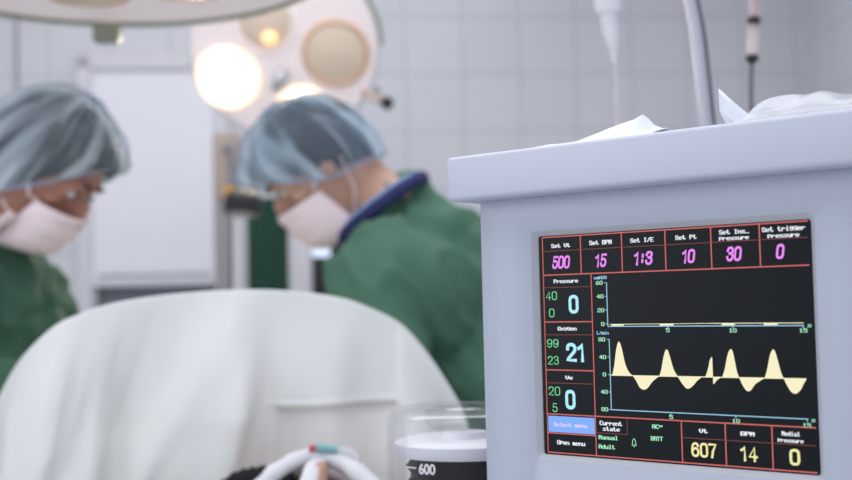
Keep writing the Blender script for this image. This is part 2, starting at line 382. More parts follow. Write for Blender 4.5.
def put(name, bm, m, lift=0, label=None):
    bmesh.ops.recalc_face_normals(bm, faces=bm.faces[:])
    r = bmesh.ops.extrude_face_region(bm, geom=bm.faces[:]); vs = [v for v in r['geom'] if isinstance(v, bmesh.types.BMVert)]
    for v in vs: v.co.z += .00012
    xf(bm, bm.verts[:], DM); o = obj(name, bm, m, scr, smooth=False)
    if label: o['label'] = label
    return o
# straight lines: snap ends to common rows and columns in the display's own millimetres
def row(px, py): return S(px, py)[1]
def col_(px, py): return S(px, py)[0]
L_ = col_(542.6, 240); R_ = col_(818.3, 460)-.0006
rows = dict(top=row(676, 229.2), mid=row(622, 247.3), sub=row(676, 270.2), b0=row(620, 417.5), bot=row(680, 462.2))
cols = [L_, col_(581, 255), col_(622, 250), col_(665.6, 250), col_(711.3, 245), col_(760, 245), R_]
LC = col_(594, 365)
# slightly lighter backlit panels behind the value cells
bm = bmesh.new(); poly2(bm, [(L_, rows['sub']), (R_, rows['sub']), (R_, rows['top']), (L_, rows['top'])], .00008)
TW = .00085; TN = .0005
bm.free()
bm = bmesh.new()
seg2(bm, (L_, rows['top']), (R_, rows['top']), TW, Z0); seg2(bm, (L_, rows['sub']), (R_, rows['sub']), TW, Z0)
seg2(bm, (L_, rows['bot']), (R_, rows['bot']), TW, Z0+.00002); seg2(bm, (L_, rows['b0']), (R_, rows['b0']), TW, Z0)
seg2(bm, (L_, rows['bot']), (L_, rows['top']), TW*.8, Z0+.00001); seg2(bm, (LC, rows['bot']), (LC, rows['sub']), TW*.9, Z0+.00001)
for x in cols[1:-1]: seg2(bm, (x, rows['sub']), (x, rows['top']), TW, Z0+.00001)
lr = [row(570, 321.8), row(570, 370.3), row(570, 434)]
for y in lr: seg2(bm, (L_, y), (LC, y), TW, Z0)
bc = [col_(682.3, 445), col_(726.2, 450), col_(773, 455)]
for x in bc: seg2(bm, (x, rows['bot']), (x, rows['b0']), TW, Z0+.00001)
put('grid_line', bm, EM['red'])
yy = row(612, 433.6); xx = col_(627.5, 425); y = row(750, 441.7)
thin = [[(L_, rows['mid']), (R_, rows['mid'])]] + [[(L_, row(*q)), (LC, row(*q))] for q in ((565, 287.3), (568, 334.8), (570, 383.4))] + [[(bc[0], y), (R_, y)], [(LC, yy), (xx, yy), (xx, rows['b0'])]]
for ln in thin:
    bm = bmesh.new()
    for k, (a, b) in enumerate(zip(ln, ln[1:])): seg2(bm, a, b, TN, Z0+.00003+.00001*k)
    put('thin_grid_line', bm, EM['redthin'])
bm = bmesh.new(); m_ = .0008; poly2(bm, [(L_+m_, lr[2]+m_), (LC-m_, lr[2]+m_), (LC-m_, row(570, 416.5)-m_*.2), (L_+m_, row(570, 416.5)-m_*.2)], Z0-.0001); put('selected_button', bm, EM['blue'])
# pixel lettering for the small captions
G = {'S': '01110 10001 10000 01110 00001 10001 01110', 'e': '00000 00000 01110 10001 11111 10000 01110', 't': '01000 01000 11100 01000 01000 01001 00110',
'V': '10001 10001 10001 10001 10001 01010 00100', 'B': '11110 10001 10001 11110 10001 10001 11110', 'P': '11110 10001 10001 11110 10000 10000 10000',
'M': '10001 11011 10101 10101 10001 10001 10001', 'I': '01110 00100 00100 00100 00100 00100 01110', '/': '00001 00010 00010 00100 01000 01000 10000',
'E': '11111 10000 10000 11110 10000 10000 11111', 'n': '00000 00000 11110 10001 10001 10001 10001', 's': '00000 00000 01111 10000 01110 00001 11110',
'_': '00000 00000 00000 00000 00000 00000 11111', 'p': '00000 11110 10001 10001 11110 10000 10000', 'r': '00000 00000 10110 11001 10000 10000 10000',
'u': '00000 00000 10001 10001 10001 10011 01101', 'i': '00100 00000 01100 00100 00100 00100 01110', 'g': '00000 01111 10001 10001 01111 00001 01110',
'O': '01110 10001 10001 10001 10001 10001 01110', 'x': '00000 00000 10001 01010 00100 01010 10001', 'y': '00000 10001 10001 10001 01111 00001 01110',
'l': '01100 00100 00100 00100 00100 00100 01110', 'c': '00000 00000 01110 10000 10000 10001 01110', 'm': '00000 00000 11010 10101 10101 10101 10101',
'o': '00000 00000 01110 10001 10001 10001 01110', 'C': '01110 10001 10000 10000 10000 10001 01110', 'a': '00000 00000 01110 00001 01111 10001 01111',
'A': '01110 10001 10001 11111 10001 10001 10001', 'd': '00001 00001 01101 10011 10001 10001 01111', 'T': '11111 00100 00100 00100 00100 00100 00100',
'~': '00000 01001 10101 10010 00000 00000 00000', 'H': '10001 10001 10001 11111 10001 10001 10001', 'L': '10000 10000 10000 10000 10000 10000 11111',
'0': '01110 10001 10001 10001 10001 10001 01110', '1': '00100 01100 00100 00100 00100 00100 01110', '2': '01110 10001 00001 00110 01000 10000 11111',
'3': '01110 10001 00001 00110 00001 10001 01110', '4': '00010 00110 01010 10010 11111 00010 00010', '5': '11111 10000 11110 00001 00001 10001 01110',
'6': '00110 01000 10000 11110 10001 10001 01110', '8': '01110 10001 10001 01110 10001 10001 01110', '9': '01110 10001 10001 01111 00001 00010 01100'}
def pix(name, text, px, py, wpx, hpx, m, bold=.95, dense=1.0):
    x0, yc = S(px-wpx/2, py); x1, _ = S(px+wpx/2, py); h = .88*(S(px, py-hpx/2)[1]-S(px, py+hpx/2)[1])
    cx, cy = S(px, py); n = len(text); cw = (x1-x0)/(n*6-1); ch = h/7; bm = bmesh.new()
    for i, c in enumerate(text):
        if c == ' ': continue
        for r_, line in enumerate(G[c].split()):
            k = 0
            while k < 5:
                if line[k] == '1':
                    j = k
                    while j < 5 and line[j] == '1': j += 1
                    a = cx-(x1-x0)/2 + (i*6+k)*cw - bold*cw*.5; b = cx-(x1-x0)/2 + (i*6+j)*cw + bold*cw*.5
                    t = cy + h/2 - r_*ch + .06*ch; u = t - ch*1.12
                    poly2(bm, [(a, u), (b, u), (b, t), (a, t)], Z0); k = j
                else: k += 1
    put(name, bm, m)
W_ = EM['white']
for t, px, py, w_, h_ in [('Set Vt', 560.8, 245.6, 18.5, 4.6), ('Set BPM', 600.6, 242.4, 22, 5), ('Set I/E', 642, 240, 23, 5), ('Set Pt', 686, 237.2, 21, 5),
        ('Set Ins_', 734, 231.6, 29.5, 5.2), ('pressure', 734, 237.8, 29.5, 4.8), ('Set trigger', 783.5, 228.6, 43, 5.6), ('pressure', 783.5, 235.2, 31.5, 5)]:
    pix('setting_caption', t, px, py, w_, h_, W_)
for t, px, py, w_, h_ in [('Pressure', 566, 281, 24, 4.4), ('Oxygen', 567.3, 328.6, 18.5, 4.4), ('Ve', 569.3, 377.6, 7, 4.2)]: pix('reading_caption', t, px, py, w_, h_, W_)
pix('button_caption', 'Select menu', 570.5, 425, 33, 4.6, EM['pinkwhite']); pix('button_caption', 'Open menu', 571.2, 443, 27.5, 4.8, W_)
pix('state_caption', 'Current', 611, 423.4, 22, 5, W_); pix('state_caption', 'state', 611.5, 429, 16.5, 4.8, W_)
pix('state_value', 'Manual', 608.5, 437.6, 19, 4.8, EM['mint']); pix('state_value', 'Adult', 607, 446.8, 16, 4.8, EM['mint'])
pix('state_value', 'AC~', 657.5, 426.6, 10, 4.8, EM['mint']); pix('state_value', 'BATT', 657, 438.6, 11.5, 5, EM['mint'])
for t, px, py, w_, h_ in [('Vt', 703.5, 431, 8, 4.6), ('BPM', 747.7, 433.8, 13.5, 4.8), ('Medial', 791, 433.8, 18, 5), ('pressure', 790.8, 440.6, 25.5, 4.6)]: pix('result_caption', t, px, py, w_, h_, W_)
pix('axis_unit', 'cmH2O', 600.5, 277.6, 12.5, 3.6, EM['axis']); pix('axis_unit', 'L/min', 603, 332.8, 11.5, 3.8, EM['axis'])
MI = EM['mint']
for t, px, py, w_ in [('60', 599.5, 282.8, 6.5), ('40', 600.4, 296.4, 6.5), ('20', 601, 310.2, 6.5), ('0', 603, 324, 3), ('5', 668, 330.2, 3.4), ('10', 733, 330.4, 7.4), ('15', 803.5, 330.4, 8), ('s', 809.6, 325.2, 3.6),
        ('80', 602, 339.4, 6.5), ('40', 603, 357, 6.5), ('0', 604.6, 374.4, 3), ('40', 604.6, 391.8, 6.5), ('80', 605, 409.2, 6.5), ('5', 671.4, 417, 3.4), ('10', 736.2, 421, 7.4), ('15', 807, 425.2, 8), ('s', 813.6, 420, 3.6)]:
    pix('axis_number', t, px, py, w_, 4.6, MI, .6)
# large numerals
def txt_mesh(t, bold=0.03, shear=0):
    cu = bpy.data.curves.new('t', 'FONT'); cu.body = t; cu.offset = bold; cu.shear = shear; cu.size = 1; cu.resolution_u = 4; cu.space_character = .95
    o = bpy.data.objects.new('t', cu); C.objects.link(o); dg = bpy.context.evaluated_depsgraph_get(); dg.update()
    me = bpy.data.meshes.new_from_object(o.evaluated_get(dg)); bpy.data.objects.remove(o)
    bm = bmesh.new(); bm.from_mesh(me); bpy.data.meshes.remove(me); bpy.data.curves.remove(cu)
    xs = [v.co.x for v in bm.verts]; ys = [v.co.y for v in bm.verts]
    for v in bm.verts: v.co = V(((v.co.x-(min(xs)+max(xs))/2)/(max(xs)-min(xs)), (v.co.y-(min(ys)+max(ys))/2)/(max(ys)-min(ys)), 0))
    return bm
# numerals drawn as strokes on a 10 x 16 cell
ND = {'0': [[(0, 8), (0, 12), (1.2, 15), (5, 16), (8.8, 15), (10, 12), (10, 8), (10, 4), (8.8, 1), (5, 0), (1.2, 1), (0, 4), (0, 8)]],
 '1': [[(1.6, 12.2), (4.2, 13.4), (6.2, 16), (6.2, 0)]],
 '2': [[(.2, 11.6), (1, 14.8), (4.6, 16), (8.6, 14.9), (9.8, 11.8), (8.6, 8.6), (3.2, 3.6), (0, 0), (10, 0)]],
 '3': [[(.2, 12.4), (1.6, 15.2), (5, 16), (8.4, 15), (9.4, 12.4), (8, 9.4), (4.2, 8.6)], [(4.2, 8.6), (8.4, 7.8), (10, 4.6), (8.4, 1.2), (5, 0), (1.4, .9), (0, 3.8)]],
 '4': [[(7.4, 0), (7.4, 16), (0, 4.6), (10, 4.6)]],
 '5': [[(9.2, 16), (1.6, 16), (.6, 8.2), (3.2, 9.8), (6.4, 9.9), (9.4, 8), (10, 5), (8.6, 1.2), (5, 0), (1.4, .8), (0, 3.6)]],
 '6': [[(9.4, 13), (8, 15.4), (5, 16), (1.6, 14.6), (.1, 10), (0, 5), (1.4, 1.2), (5, 0), (8.8, 1.3), (10, 5), (8.6, 8.6), (5, 9.8), (1.6, 8.4), (0, 5)]],
 '7': [[(0, 16), (10, 16), (5.6, 8), (3.8, 0)]],
 '9': [[(.6, 3), (2, .6), (5, 0), (8.4, 1.4), (9.9, 6), (10, 11), (8.6, 14.8), (5, 16), (1.2, 14.7), (0, 11), (1.4, 7.4), (5, 6.2), (8.4, 7.6), (10, 11)]],
 ':': [[(5, 3.2), (5, 5.4)], [(5, 10.4), (5, 12.6)]]}
SHARP = '147'
def big(name, t, px, py, wpx, hpx, m, bold=2.6, shear=0, gap=4.2):
    wd = S(px+wpx/2, py)[0]-S(px-wpx/2, py)[0]; ht = S(px, py-hpx/2)[1]-S(px, py+hpx/2)[1]; cx, cy = S(px, py); bm = bmesh.new()
    adv = [(10 if c not in '1:' else (7.5 if c == '1' else 6)) for c in t]; off = [(0 if c not in '1:' else (-1.0 if c == '1' else -2)) for c in t]
    tot = sum(adv)+gap*(len(t)-1)+bold+shear*16; kx = wd/tot; ky = ht/(16+bold*ht/16/ht*1.0)
    x0 = -tot/2+bold/2+shear*0
    for c, ad_, of_ in zip(t, adv, off):
        for st in ND[c]:
            pts = [V((a, b, 0)) for a, b in st]
            if c not in SHARP and c != ':' and len(pts) > 3:
                if c == '2': pts = smoothpts(pts[:-1], 4) + [pts[-1]]
                elif c == '5': pts = pts[:3] + smoothpts(pts[2:], 4)[1:]
                else: pts = smoothpts(pts, 4)
            pts = [V(((x0+of_+p.x+shear*p.y)*kx + cx, (p.y-8)*ky + cy, 0)) for p in pts]
            hw = bold*kx/2; hv = bold*ky/2*.9; L2 = []; n = len(pts); closed = (pts[0]-pts[-1]).length < 1e-6
            for i, p in enumerate(pts):
                if closed: d = pts[(i+1) % (n-1)] - pts[(i-1) % (n-1)]
                else:
                    d0 = (pts[i]-pts[max(i-1, 0)]); d1_ = (pts[min(i+1, n-1)]-pts[i]); d = (d0.normalized() if d0.length else V((0, 0, 0)))+(d1_.normalized() if d1_.length else V((0, 0, 0)))
                d = d.normalized() if d.length > 1e-9 else V((1, 0, 0)); nn = V((-d.y*hw, d.x*hv, 0)); e0 = -d*hv if i == 0 and not closed else (d*hv if i == n-1 and not closed else V((0, 0, 0)))
                L2.append((p+nn+e0, p-nn+e0))
            for q, ((a1, b1), (a2, b2)) in enumerate(zip(L2, L2[1:])): poly2(bm, [(a1.x, a1.y), (a2.x, a2.y), (b2.x, b2.y), (b1.x, b1.y)], Z0+.00002*(q % 2))
        x0 += ad_+gap
    put(name, bm, m)
for t, px, py, w_, h_ in [('500', 561.3, 262.2, 18.5, 11), ('15', 601, 260.4, 12.6, 11.4), ('1:3', 643.4, 258.2, 20.5, 11.8), ('10', 688.6, 256.2, 14.4, 12), ('30', 734.2, 253.8, 16.5, 12.6), ('0', 780.4, 251.4, 9.6, 12.8)]:
    big('setting_value', t, px, py, w_, h_, EM['magenta'], 3.8, .17)
for t, px, py, w_, h_ in [('0', 573.8, 304.2, 9.8, 15.6), ('21', 576, 352.4, 19.6, 16), ('0', 570.6, 399.6, 10, 16.4)]: big('reading_value', t, px, py, w_, h_, EM['cyan'], 3.9)
for t, px, py, w_, h_ in [('40', 551.6, 295.8, 11, 7.8), ('0', 552, 312.9, 5.2, 8), ('99', 553, 343.3, 11.4, 7.6), ('23', 553.5, 360.3, 11, 7.8), ('20', 554.6, 391, 11.4, 8), ('5', 555.2, 407.6, 5, 8)]:
    big('limit_value', t, px, py, w_, h_, EM['green'], 2.0)
for t, px, py, w_, h_ in [('607', 704.2, 450.2, 25.5, 12.6), ('14', 749, 453.8, 17.5, 13.2), ('0', 795, 457.2, 10.6, 14.2)]: big('result_value', t, px, py, w_, h_, EM['yellow'], 3.5, 0, 4.4)
# axes
AW = .0007
for (ax, ay0, ay1, bx, xt, yts) in [(606.9, 282.6, 326.4, 804.5, (668, 733, 803.5), (282.6, 296.3, 310, 323.8)), (610, 339, 409.6, 808.5, (671, 736, 807.5), (339.3, 357, 374.6, 392, 409.4))]:
    x_ = S(ax+.5, (ay0+ay1)/2)[0]; yb_ = S(ax+1, ay1)[1]; yt_ = S(ax, ay0)[1]; xe = S(bx, ay1+ (0 if ay1 < 330 else 9))[0]
    bm = bmesh.new(); seg2(bm, (x_, yb_), (x_, yt_), AW, Z0); seg2(bm, (x_, yb_), (xe, yb_), AW, Z0+.00001)
    for q in yts: yq = S(ax, q)[1]; seg2(bm, (x_-.0018, yq), (x_, yq), .0005, Z0)
    for q in xt: xq = S(q, ay1+(q-ax)*(0 if ay1 < 330 else .046))[0]; seg2(bm, (xq, yb_), (xq, yb_-.0018), .0006, Z0)
    put('graph_axis', bm, EM['axis'])
def curve_pts(keys):   # keys: (px, py) with smooth interpolation
    return [(v.x, v.y) for v in smoothpts([V((*S(*k), 0)) for k in keys], 5)]
def lobe(keys, mirror_base):
    pts = curve_pts(keys); return pts
ZL = lambda px: 375.2 + (px-611)*(3.6/196)
bm = bmesh.new()
lobes = [[(612.5, 0), (614.5, -9), (616.3, -24), (618.2, -32.5), (620, -33), (622.3, -26), (625.5, -12), (629, -4), (633, 0)],
 [(633, 0), (636.5, 5), (640, 11.5), (644, 13.8), (648, 12), (653, 5.5), (659.5, 0)],
 [(659.5, 0), (661.5, -6), (664, -20), (666.3, -26.6), (668.5, -25), (671, -17), (674, -7), (678, 0)],
 [(678, 0), (682.5, 7), (687.5, 12), (692.5, 9.8), (697.5, 4), (702.5, 0)],
 [(705.5, 0), (708, -7), (710.2, -17), (711.6, -19.5), (712.6, -18), (712.9, 0)],
 [(713.5, 0), (713.8, 7), (716, 4.5), (718.5, 2), (722.5, 0)],
 [(722.5, 0), (725, -8), (727.5, -21), (730, -27.5), (732.6, -27), (735, -17), (737.3, -6), (739.5, 0)],
 [(739.5, 0), (743, 7.5), (747, 13), (751, 12.6), (756, 6), (765, 0)],
 [(765, 0), (767.5, -9), (770, -22), (772.6, -28.2), (775, -27.6), (778, -18), (781, -7), (784, 0)],
 [(784, 0), (788, 8), (792, 13.6), (796.5, 15), (801, 11), (804, 5), (806.5, 1)]]
for lb in lobes:
    pts = curve_pts([(a, ZL(a)+b) for a, b in lb]); basey = [S(p_, ZL(p_)) for p_ in (lb[0][0], lb[-1][0])]
    n = len(pts)
    for k in range(n-1):
        t0 = k/(n-1); (xa, ya), (xb, yb2) = pts[k], pts[k+1]
        f0 = (xa-basey[0][0])/(basey[1][0]-basey[0][0]+1e-9); f1 = (xb-basey[0][0])/(basey[1][0]-basey[0][0]+1e-9)
        y0_ = basey[0][1]+(basey[1][1]-basey[0][1])*f0; y1_ = basey[0][1]+(basey[1][1]-basey[0][1])*f1
        if abs(ya-y0_)+abs(yb2-y1_) > 1e-5: poly2(bm, [(xa, y0_), (xb, y1_), (xb, yb2), (xa, ya)], Z0+.00016)
seg2(bm, S(611, ZL(611)), S(806.5, ZL(806.5)), .0006, Z0+.00018)
put('flow_waveform', bm, EM['cream'])
bm = bmesh.new()
for a, b in ((612, 624), (660, 674), (722, 735), (764, 778)): seg2(bm, S(a, 325.1-(a-612)*.006), S(b, 325-(b-612)*.006), .0011, Z0+.00016)
seg2(bm, S(610, 324.3), S(714, 323.3), .0004, Z0+.00017); seg2(bm, S(714, 323.3), S(804, 322.9), .0005, Z0+.00017)
put('pressure_waveform', bm, EM['cream'])
bm = bmesh.new(); bx, by = S(634.3, 442.6); s_ = .0008
pts = smoothpts([V((bx-2.4*s_, by-2.2*s_, 0)), V((bx-1.6*s_, by-1*s_, 0)), V((bx-1.4*s_, by+1.6*s_, 0)), V((bx, by+3.4*s_, 0)), V((bx+1.4*s_, by+1.6*s_, 0)), V((bx+1.6*s_, by-1*s_, 0)), V((bx+2.4*s_, by-2.2*s_, 0))], 4)
for a, b in zip(pts, pts[1:]): seg2(bm, a[:2], b[:2], .00045, Z0)
seg2(bm, pts[0][:2], pts[-1][:2], .00045, Z0); seg2(bm, (bx-.8*s_, by-3.4*s_), (bx+.8*s_, by-3.4*s_), .0006, Z0); put('alarm_bell_icon', bm, EM['mint'])

# cart carrying ventilator and bellows
cart = thing('equipment_cart', (.28, 1.02, 0), 'white equipment cart below the frame, carrying the ventilator and bellows', 'cart')
CM = Matrix((DE, DZ, DN)).transposed().to_4x4(); CM.translation = V((DC.x, DC.y, 0))
bm = bmesh.new(); box(bm, (-.06, cart_top-.015, -.165), (.62, .03, .42), bevel=.006); xf(bm, bm.verts[:], CM); obj('top_shelf', bm, MT['white'], cart)
bm = bmesh.new(); box(bm, (-.06, .25, -.165), (.60, .03, .40), bevel=.006); xf(bm, bm.verts[:], CM); obj('lower_shelf', bm, MT['white'], cart)
for sx in (-.34, .22):
    for sz in (-.34, .01):
        bm = bmesh.new(); box(bm, (sx, .53, sz), (.035, .88, .035), bevel=.004); xf(bm, bm.verts[:], CM); obj('leg', bm, MT['greymetal'], cart)
        bm = bmesh.new(); lathe(bm, [(.0, -.015), (.036, -.015), (.045, -.008), (.045, .008), (.036, .015), (0, .015)], CM @ Matrix.Translation((sx, .046, sz)), 24)
        box(bm, (sx, .09, sz), (.03, .03, .03), CM); obj('caster', bm, MT['rubber'], cart)
bm = bmesh.new(); box(bm, (-.06, .60, -.165), (.50, .28, .34), bevel=.008); xf(bm, bm.verts[:], CM); obj('drawer_unit', bm, MT['housing'], cart)
# bellows in a graduated dome
BC = V((.0294, 1.015, 0)); BT = 1.261
bel = thing('ventilator_bellows', (BC.x, BC.y, cart_top), 'clear graduated bellows dome with black bellows inside, at the left side of the ventilator', 'bellows')
BM_ = Matrix.Translation((BC.x, BC.y, 0)); r = .0665
bm = bmesh.new(); prof = [(r+.004, cart_top+.03), (r, cart_top+.034), (r, BT-.014)]
for k in range(1, 7): a = R(90*k/6); prof.append((r-.014+.014*math.cos(a), BT-.014+.014*math.sin(a)))
prof += [(r-.03, BT+.001), (.001, BT+.002)]
lathe(bm, prof, BM_, 64, False); me_o = obj('dome', bm, MT['clear'], bel); md = me_o.modifiers.new('s', 'SOLIDIFY'); md.thickness = .0028; md.offset = -1
bm = bmesh.new(); lathe(bm, [(.001, cart_top), (.0715, cart_top), (.0715, cart_top+.024), (.07, cart_top+.03), (.001, cart_top+.03)], BM_, 48); obj('base', bm, MT['greymetal'], bel)
pt = at(440, 452, .99).z
bm = bmesh.new(); prof = [(.001, cart_top+.03)]; z = cart_top+.03; k = 0
while z < pt-.012: prof += [(.047, z+.003), (.051, z+.008), (.047, z+.013)]; z += .0145
prof += [(.047, pt-.003), (.001, pt-.003)]; lathe(bm, prof, BM_, 56); obj('bellows', bm, MT['blackfluid'], bel)
bm = bmesh.new(); lathe(bm, [(.001, pt-.004), (.059, pt-.004), (.0605, pt), (.0605, pt+.006), (.058, pt+.008), (.02, pt+.009), (.018, pt+.014), (.001, pt+.014)], BM_, 56); obj('bellows_plate', bm, MT['white'], bel)
bm = bmesh.new(); lathe(bm, [(.001, BT-.018), (.03, BT-.018), (.034, BT-.013), (.034, BT-.003), (.001, BT-.003)], BM_, 40); obj('inner_top_ring', bm, MT['clear'], bel)
def oncyl(bm, rr, ang0, zc):   # wrap flat x,y geometry on the dome
    for v in bm.verts:
        a = ang0 + v.co.x/rr; v.co = V((BC.x+math.sin(a)*rr, BC.y-math.cos(a)*rr, zc+v.co.y))
px = lambda p: math.asin(max(-1, min(1, ((p-426)/F*.970-BC.x)/.0665)))
bm = txt_mesh('600', .03); zc = at(424, 470.5, .95).z
a0 = px(413.5); a1 = px(431)
for v in bm.verts: v.co = V((v.co.x*(a1-a0)*.062, v.co.y*.0088, 0))
oncyl(bm, .0670, (a0+a1)/2, zc); obj('scale_number', bm, MT['white'], bel, smooth=False)
bm = bmesh.new(); zc = at(408, 469.5, .955).z
def mark(z, pa, pb, h):
    A, B = px(pa), px(pb); n = 6
    vs = []
    for k in range(n+1):
        a = A+(B-A)*k/n
        vs.append([bm.verts.new((BC.x+math.sin(a)*.0670, BC.y-math.cos(a)*.0670, z+s*h/2)) for s in (-1, 1)])
    for p_, q_ in zip(vs, vs[1:]): bm.faces.new((p_[0], q_[0], q_[1], p_[1]))
for k in range(-8, 5): mark(zc+k*.0132, 401.5, 411.5 if k % 2 == 0 else 406.5, .0011)
obj('scale_marks', bm, MT['white'], bel, smooth=False)

# ------------------------------------------------------------------ things lying on the lid
LZ = DC.z + .1277+.0003+.01725
def lidp(x, g, h=0): return DC + DE*x + DN*g + V((0, 0, 0)) + V((0, 0, LZ-DC.z+h))
def lx(px, py, g): return S(px, py, g)[0]
def sheet(name, grid, mat_, label, cat, th=.0006, origin=None, group=None):
    bm = bmesh.new(); vs = [[bm.verts.new(p) for p in rowp] for rowp in grid]
    for i in range(len(vs)-1):
        for j in range(len(vs[0])-1): bm.faces.new((vs[i][j], vs[i][j+1], vs[i+1][j+1], vs[i+1][j]))
    o = obj(name, bm, mat_, origin=origin or grid[0][0], smooth=True, sharp=25); md = o.modifiers.new('s', 'SOLIDIFY'); md.thickness = th; md.offset = 1
    return tag(o, label, cat, group)
# crumpled paper: outline measured on the skyline of the lid, plane g = -.01
prof_px = [(536, 149), (550, 145.8), (566, 145), (580, 142.5), (592, 138.5), (606, 131), (620, 125.5), (634, 121), (642.5, 115.8), (648, 120), (654, 126.5), (662, 129.5), (668, 129.2)]
def paper_grid(prof, g0, depth, rows_=9):
    grid = []
    for i in range(rows_):
        t = i/(rows_-1); rowp = []
        for a, b in prof:
            x, yv = S(a, b, g0); hgt = max(0, yv-(LZ-DC.z))
            k = math.sin(math.pi*min(1, t*1.15)) if t < .87 else 0
            jag = noise.noise(V((x*60, t*4, 3)))*.0015
            h = hgt*max(0, 1-abs(t-.5)*2.2) + abs(jag)*(1 if .05 < t < .95 else 0)
            rowp.append(lidp(x + (t-.5)*.012*noise.noise(V((x*30, t*3, 1))), g0+depth*(.5-t), h+.0004))
        grid.append(rowp)
    return grid
sheet('paper_wrapper', paper_grid(prof_px, -.03, .07), MT['paper'], 'crumpled white paper wrapper with one low peak, lying left on the ventilator lid', 'paper')
g0 = -.03
A = S(718.4, 88.5, g0); B = S(719.5, 111, g0); Cc = S(738, 122, g0); D_ = S(758, 119.5, g0)
grid = []
zl = LZ-DC.z
def LP(x, y, g): return lidp(x, g, max(.0006, y-zl))
top = [A, ((A[0]*.62+D_[0]*.38), (A[1]*.58+D_[1]*.42)), ((A[0]*.3+D_[0]*.7), (A[1]*.24+D_[1]*.76)), D_]
bot = [B, ((B[0]+Cc[0])/2, (B[1]+Cc[1])/2-.0005), (Cc[0]+.003, zl+.0006), (D_[0]-.002, zl+.0006)]
for i in range(5):
    t = i/4; grid.append([LP(a[0]*(1-t)+b[0]*t, a[1]*(1-t)+b[1]*t, g0-.0) for a, b in zip(top, bot)])
for i in range(1, 5): grid.append([lidp(b[0]+.004*i, g0-.008*i, .0006) for b in bot])
for k in (5, 4):
    pass
sheet('folded_tissue', grid, MT['paper'], 'white paper corner standing up in a point beside the clear plastic packet', 'paper', origin=grid[-1][2])
pf = [(756, 121), (762, 117.5), (768, 111), (775, 104), (782, 100), (790, 98.2), (804, 97.2), (820, 96.4), (838, 95.6), (856, 95), (874, 96), (886, 103), (896, 112)]
grid = []
for i in range(17):
    t = i/16; rowp = []
    for j in range(len(pf)*3-2):
        q = j/3; k = min(int(q), len(pf)-2); f2 = q-k
        a = pf[k][0]*(1-f2)+pf[k+1][0]*f2; b = pf[k][1]*(1-f2)+pf[k+1][1]*f2
        x, yv = S(a, b, -.05); h = max(0, yv-zl); s = math.sin(math.pi*t)**.55 if 0 < t < 1 else 0
        wob = .005*noise.noise(V((x*55, t*5, 9)))*s
        rowp.append(lidp(x, -.05+.085*(.5-t), .0006+max(0, h*s+(wob if abs(t-.5) > .06 else 0))))
    grid.append(rowp)
sheet('plastic_packet', grid, MT['film'], 'crinkled clear plastic packet lying at the right end of the ventilator lid', 'packet', .0004)

# ------------------------------------------------------------------ operating table, patient, drape
TX = -.235; TZ = .942
tab = thing('operating_table', (TX, 2.3, 0), 'operating table under the white drape, between the two masked people', 'operating table')
bm = bmesh.new(); box(bm, (TX, 2.3, .06), (.42, .9, .12), bevel=.03, seg=3); obj('base', bm, MT['greymetal'], tab)
bm = bmesh.new(); box(bm, (TX, 2.3, .48), (.24, .34, .72), bevel=.02); obj('column', bm, MT['steel'], tab)
bm = bmesh.new(); box(bm, (TX, 2.16, .86), (.44, 2.02, .04), bevel=.008); obj('tabletop', bm, MT['steel'], tab)
bm = bmesh.new(); box(bm, (TX, 2.16, .91), (.43, 2.02, .06), bevel=.02, seg=3); obj('mattress', bm, MT['tablepad'], tab)
HY = 1.5
hpx = [(-14, 440), (0, 397), (21.6, 359), (54, 327), (80, 314), (108, 304.5), (142, 298), (178, 293.5), (220, 290.4), (259, 289.6), (292, 291), (324, 294.5), (350, 300), (372, 308.5), (394, 319), (410, 332), (432, 359), (458, 400), (470, 432)]
hoop = [at(a, b, HY) for a, b in hpx]
hoop_s = smoothpts(hoop, 6)
# the bent hoop under the drape
hc = sum((p.x for p in hoop))/len(hoop)
bm = bmesh.new(); pts = [V((hc+(p.x-hc)*.985, HY+.012, p.z-.012)) for p in hoop_s]
pts = [V((pts[0].x+.02, HY+.012, .95)), V((pts[0].x+.01, HY+.012, 1.08))] + pts + [V((pts[-1].x-.02, HY+.012, 1.05)), V((pts[-1].x-.03, HY+.012, .95))]
tube(bm, pts, .006, 10); bm2 = bm
for e_ in (pts[0], pts[-1]): tube(bm, [e_, V((TX+(.2 if e_.x > TX else -.2), HY+.012, .885))], .008, 10)
obj('drape_hoop', bm, MT['steel'], tab)
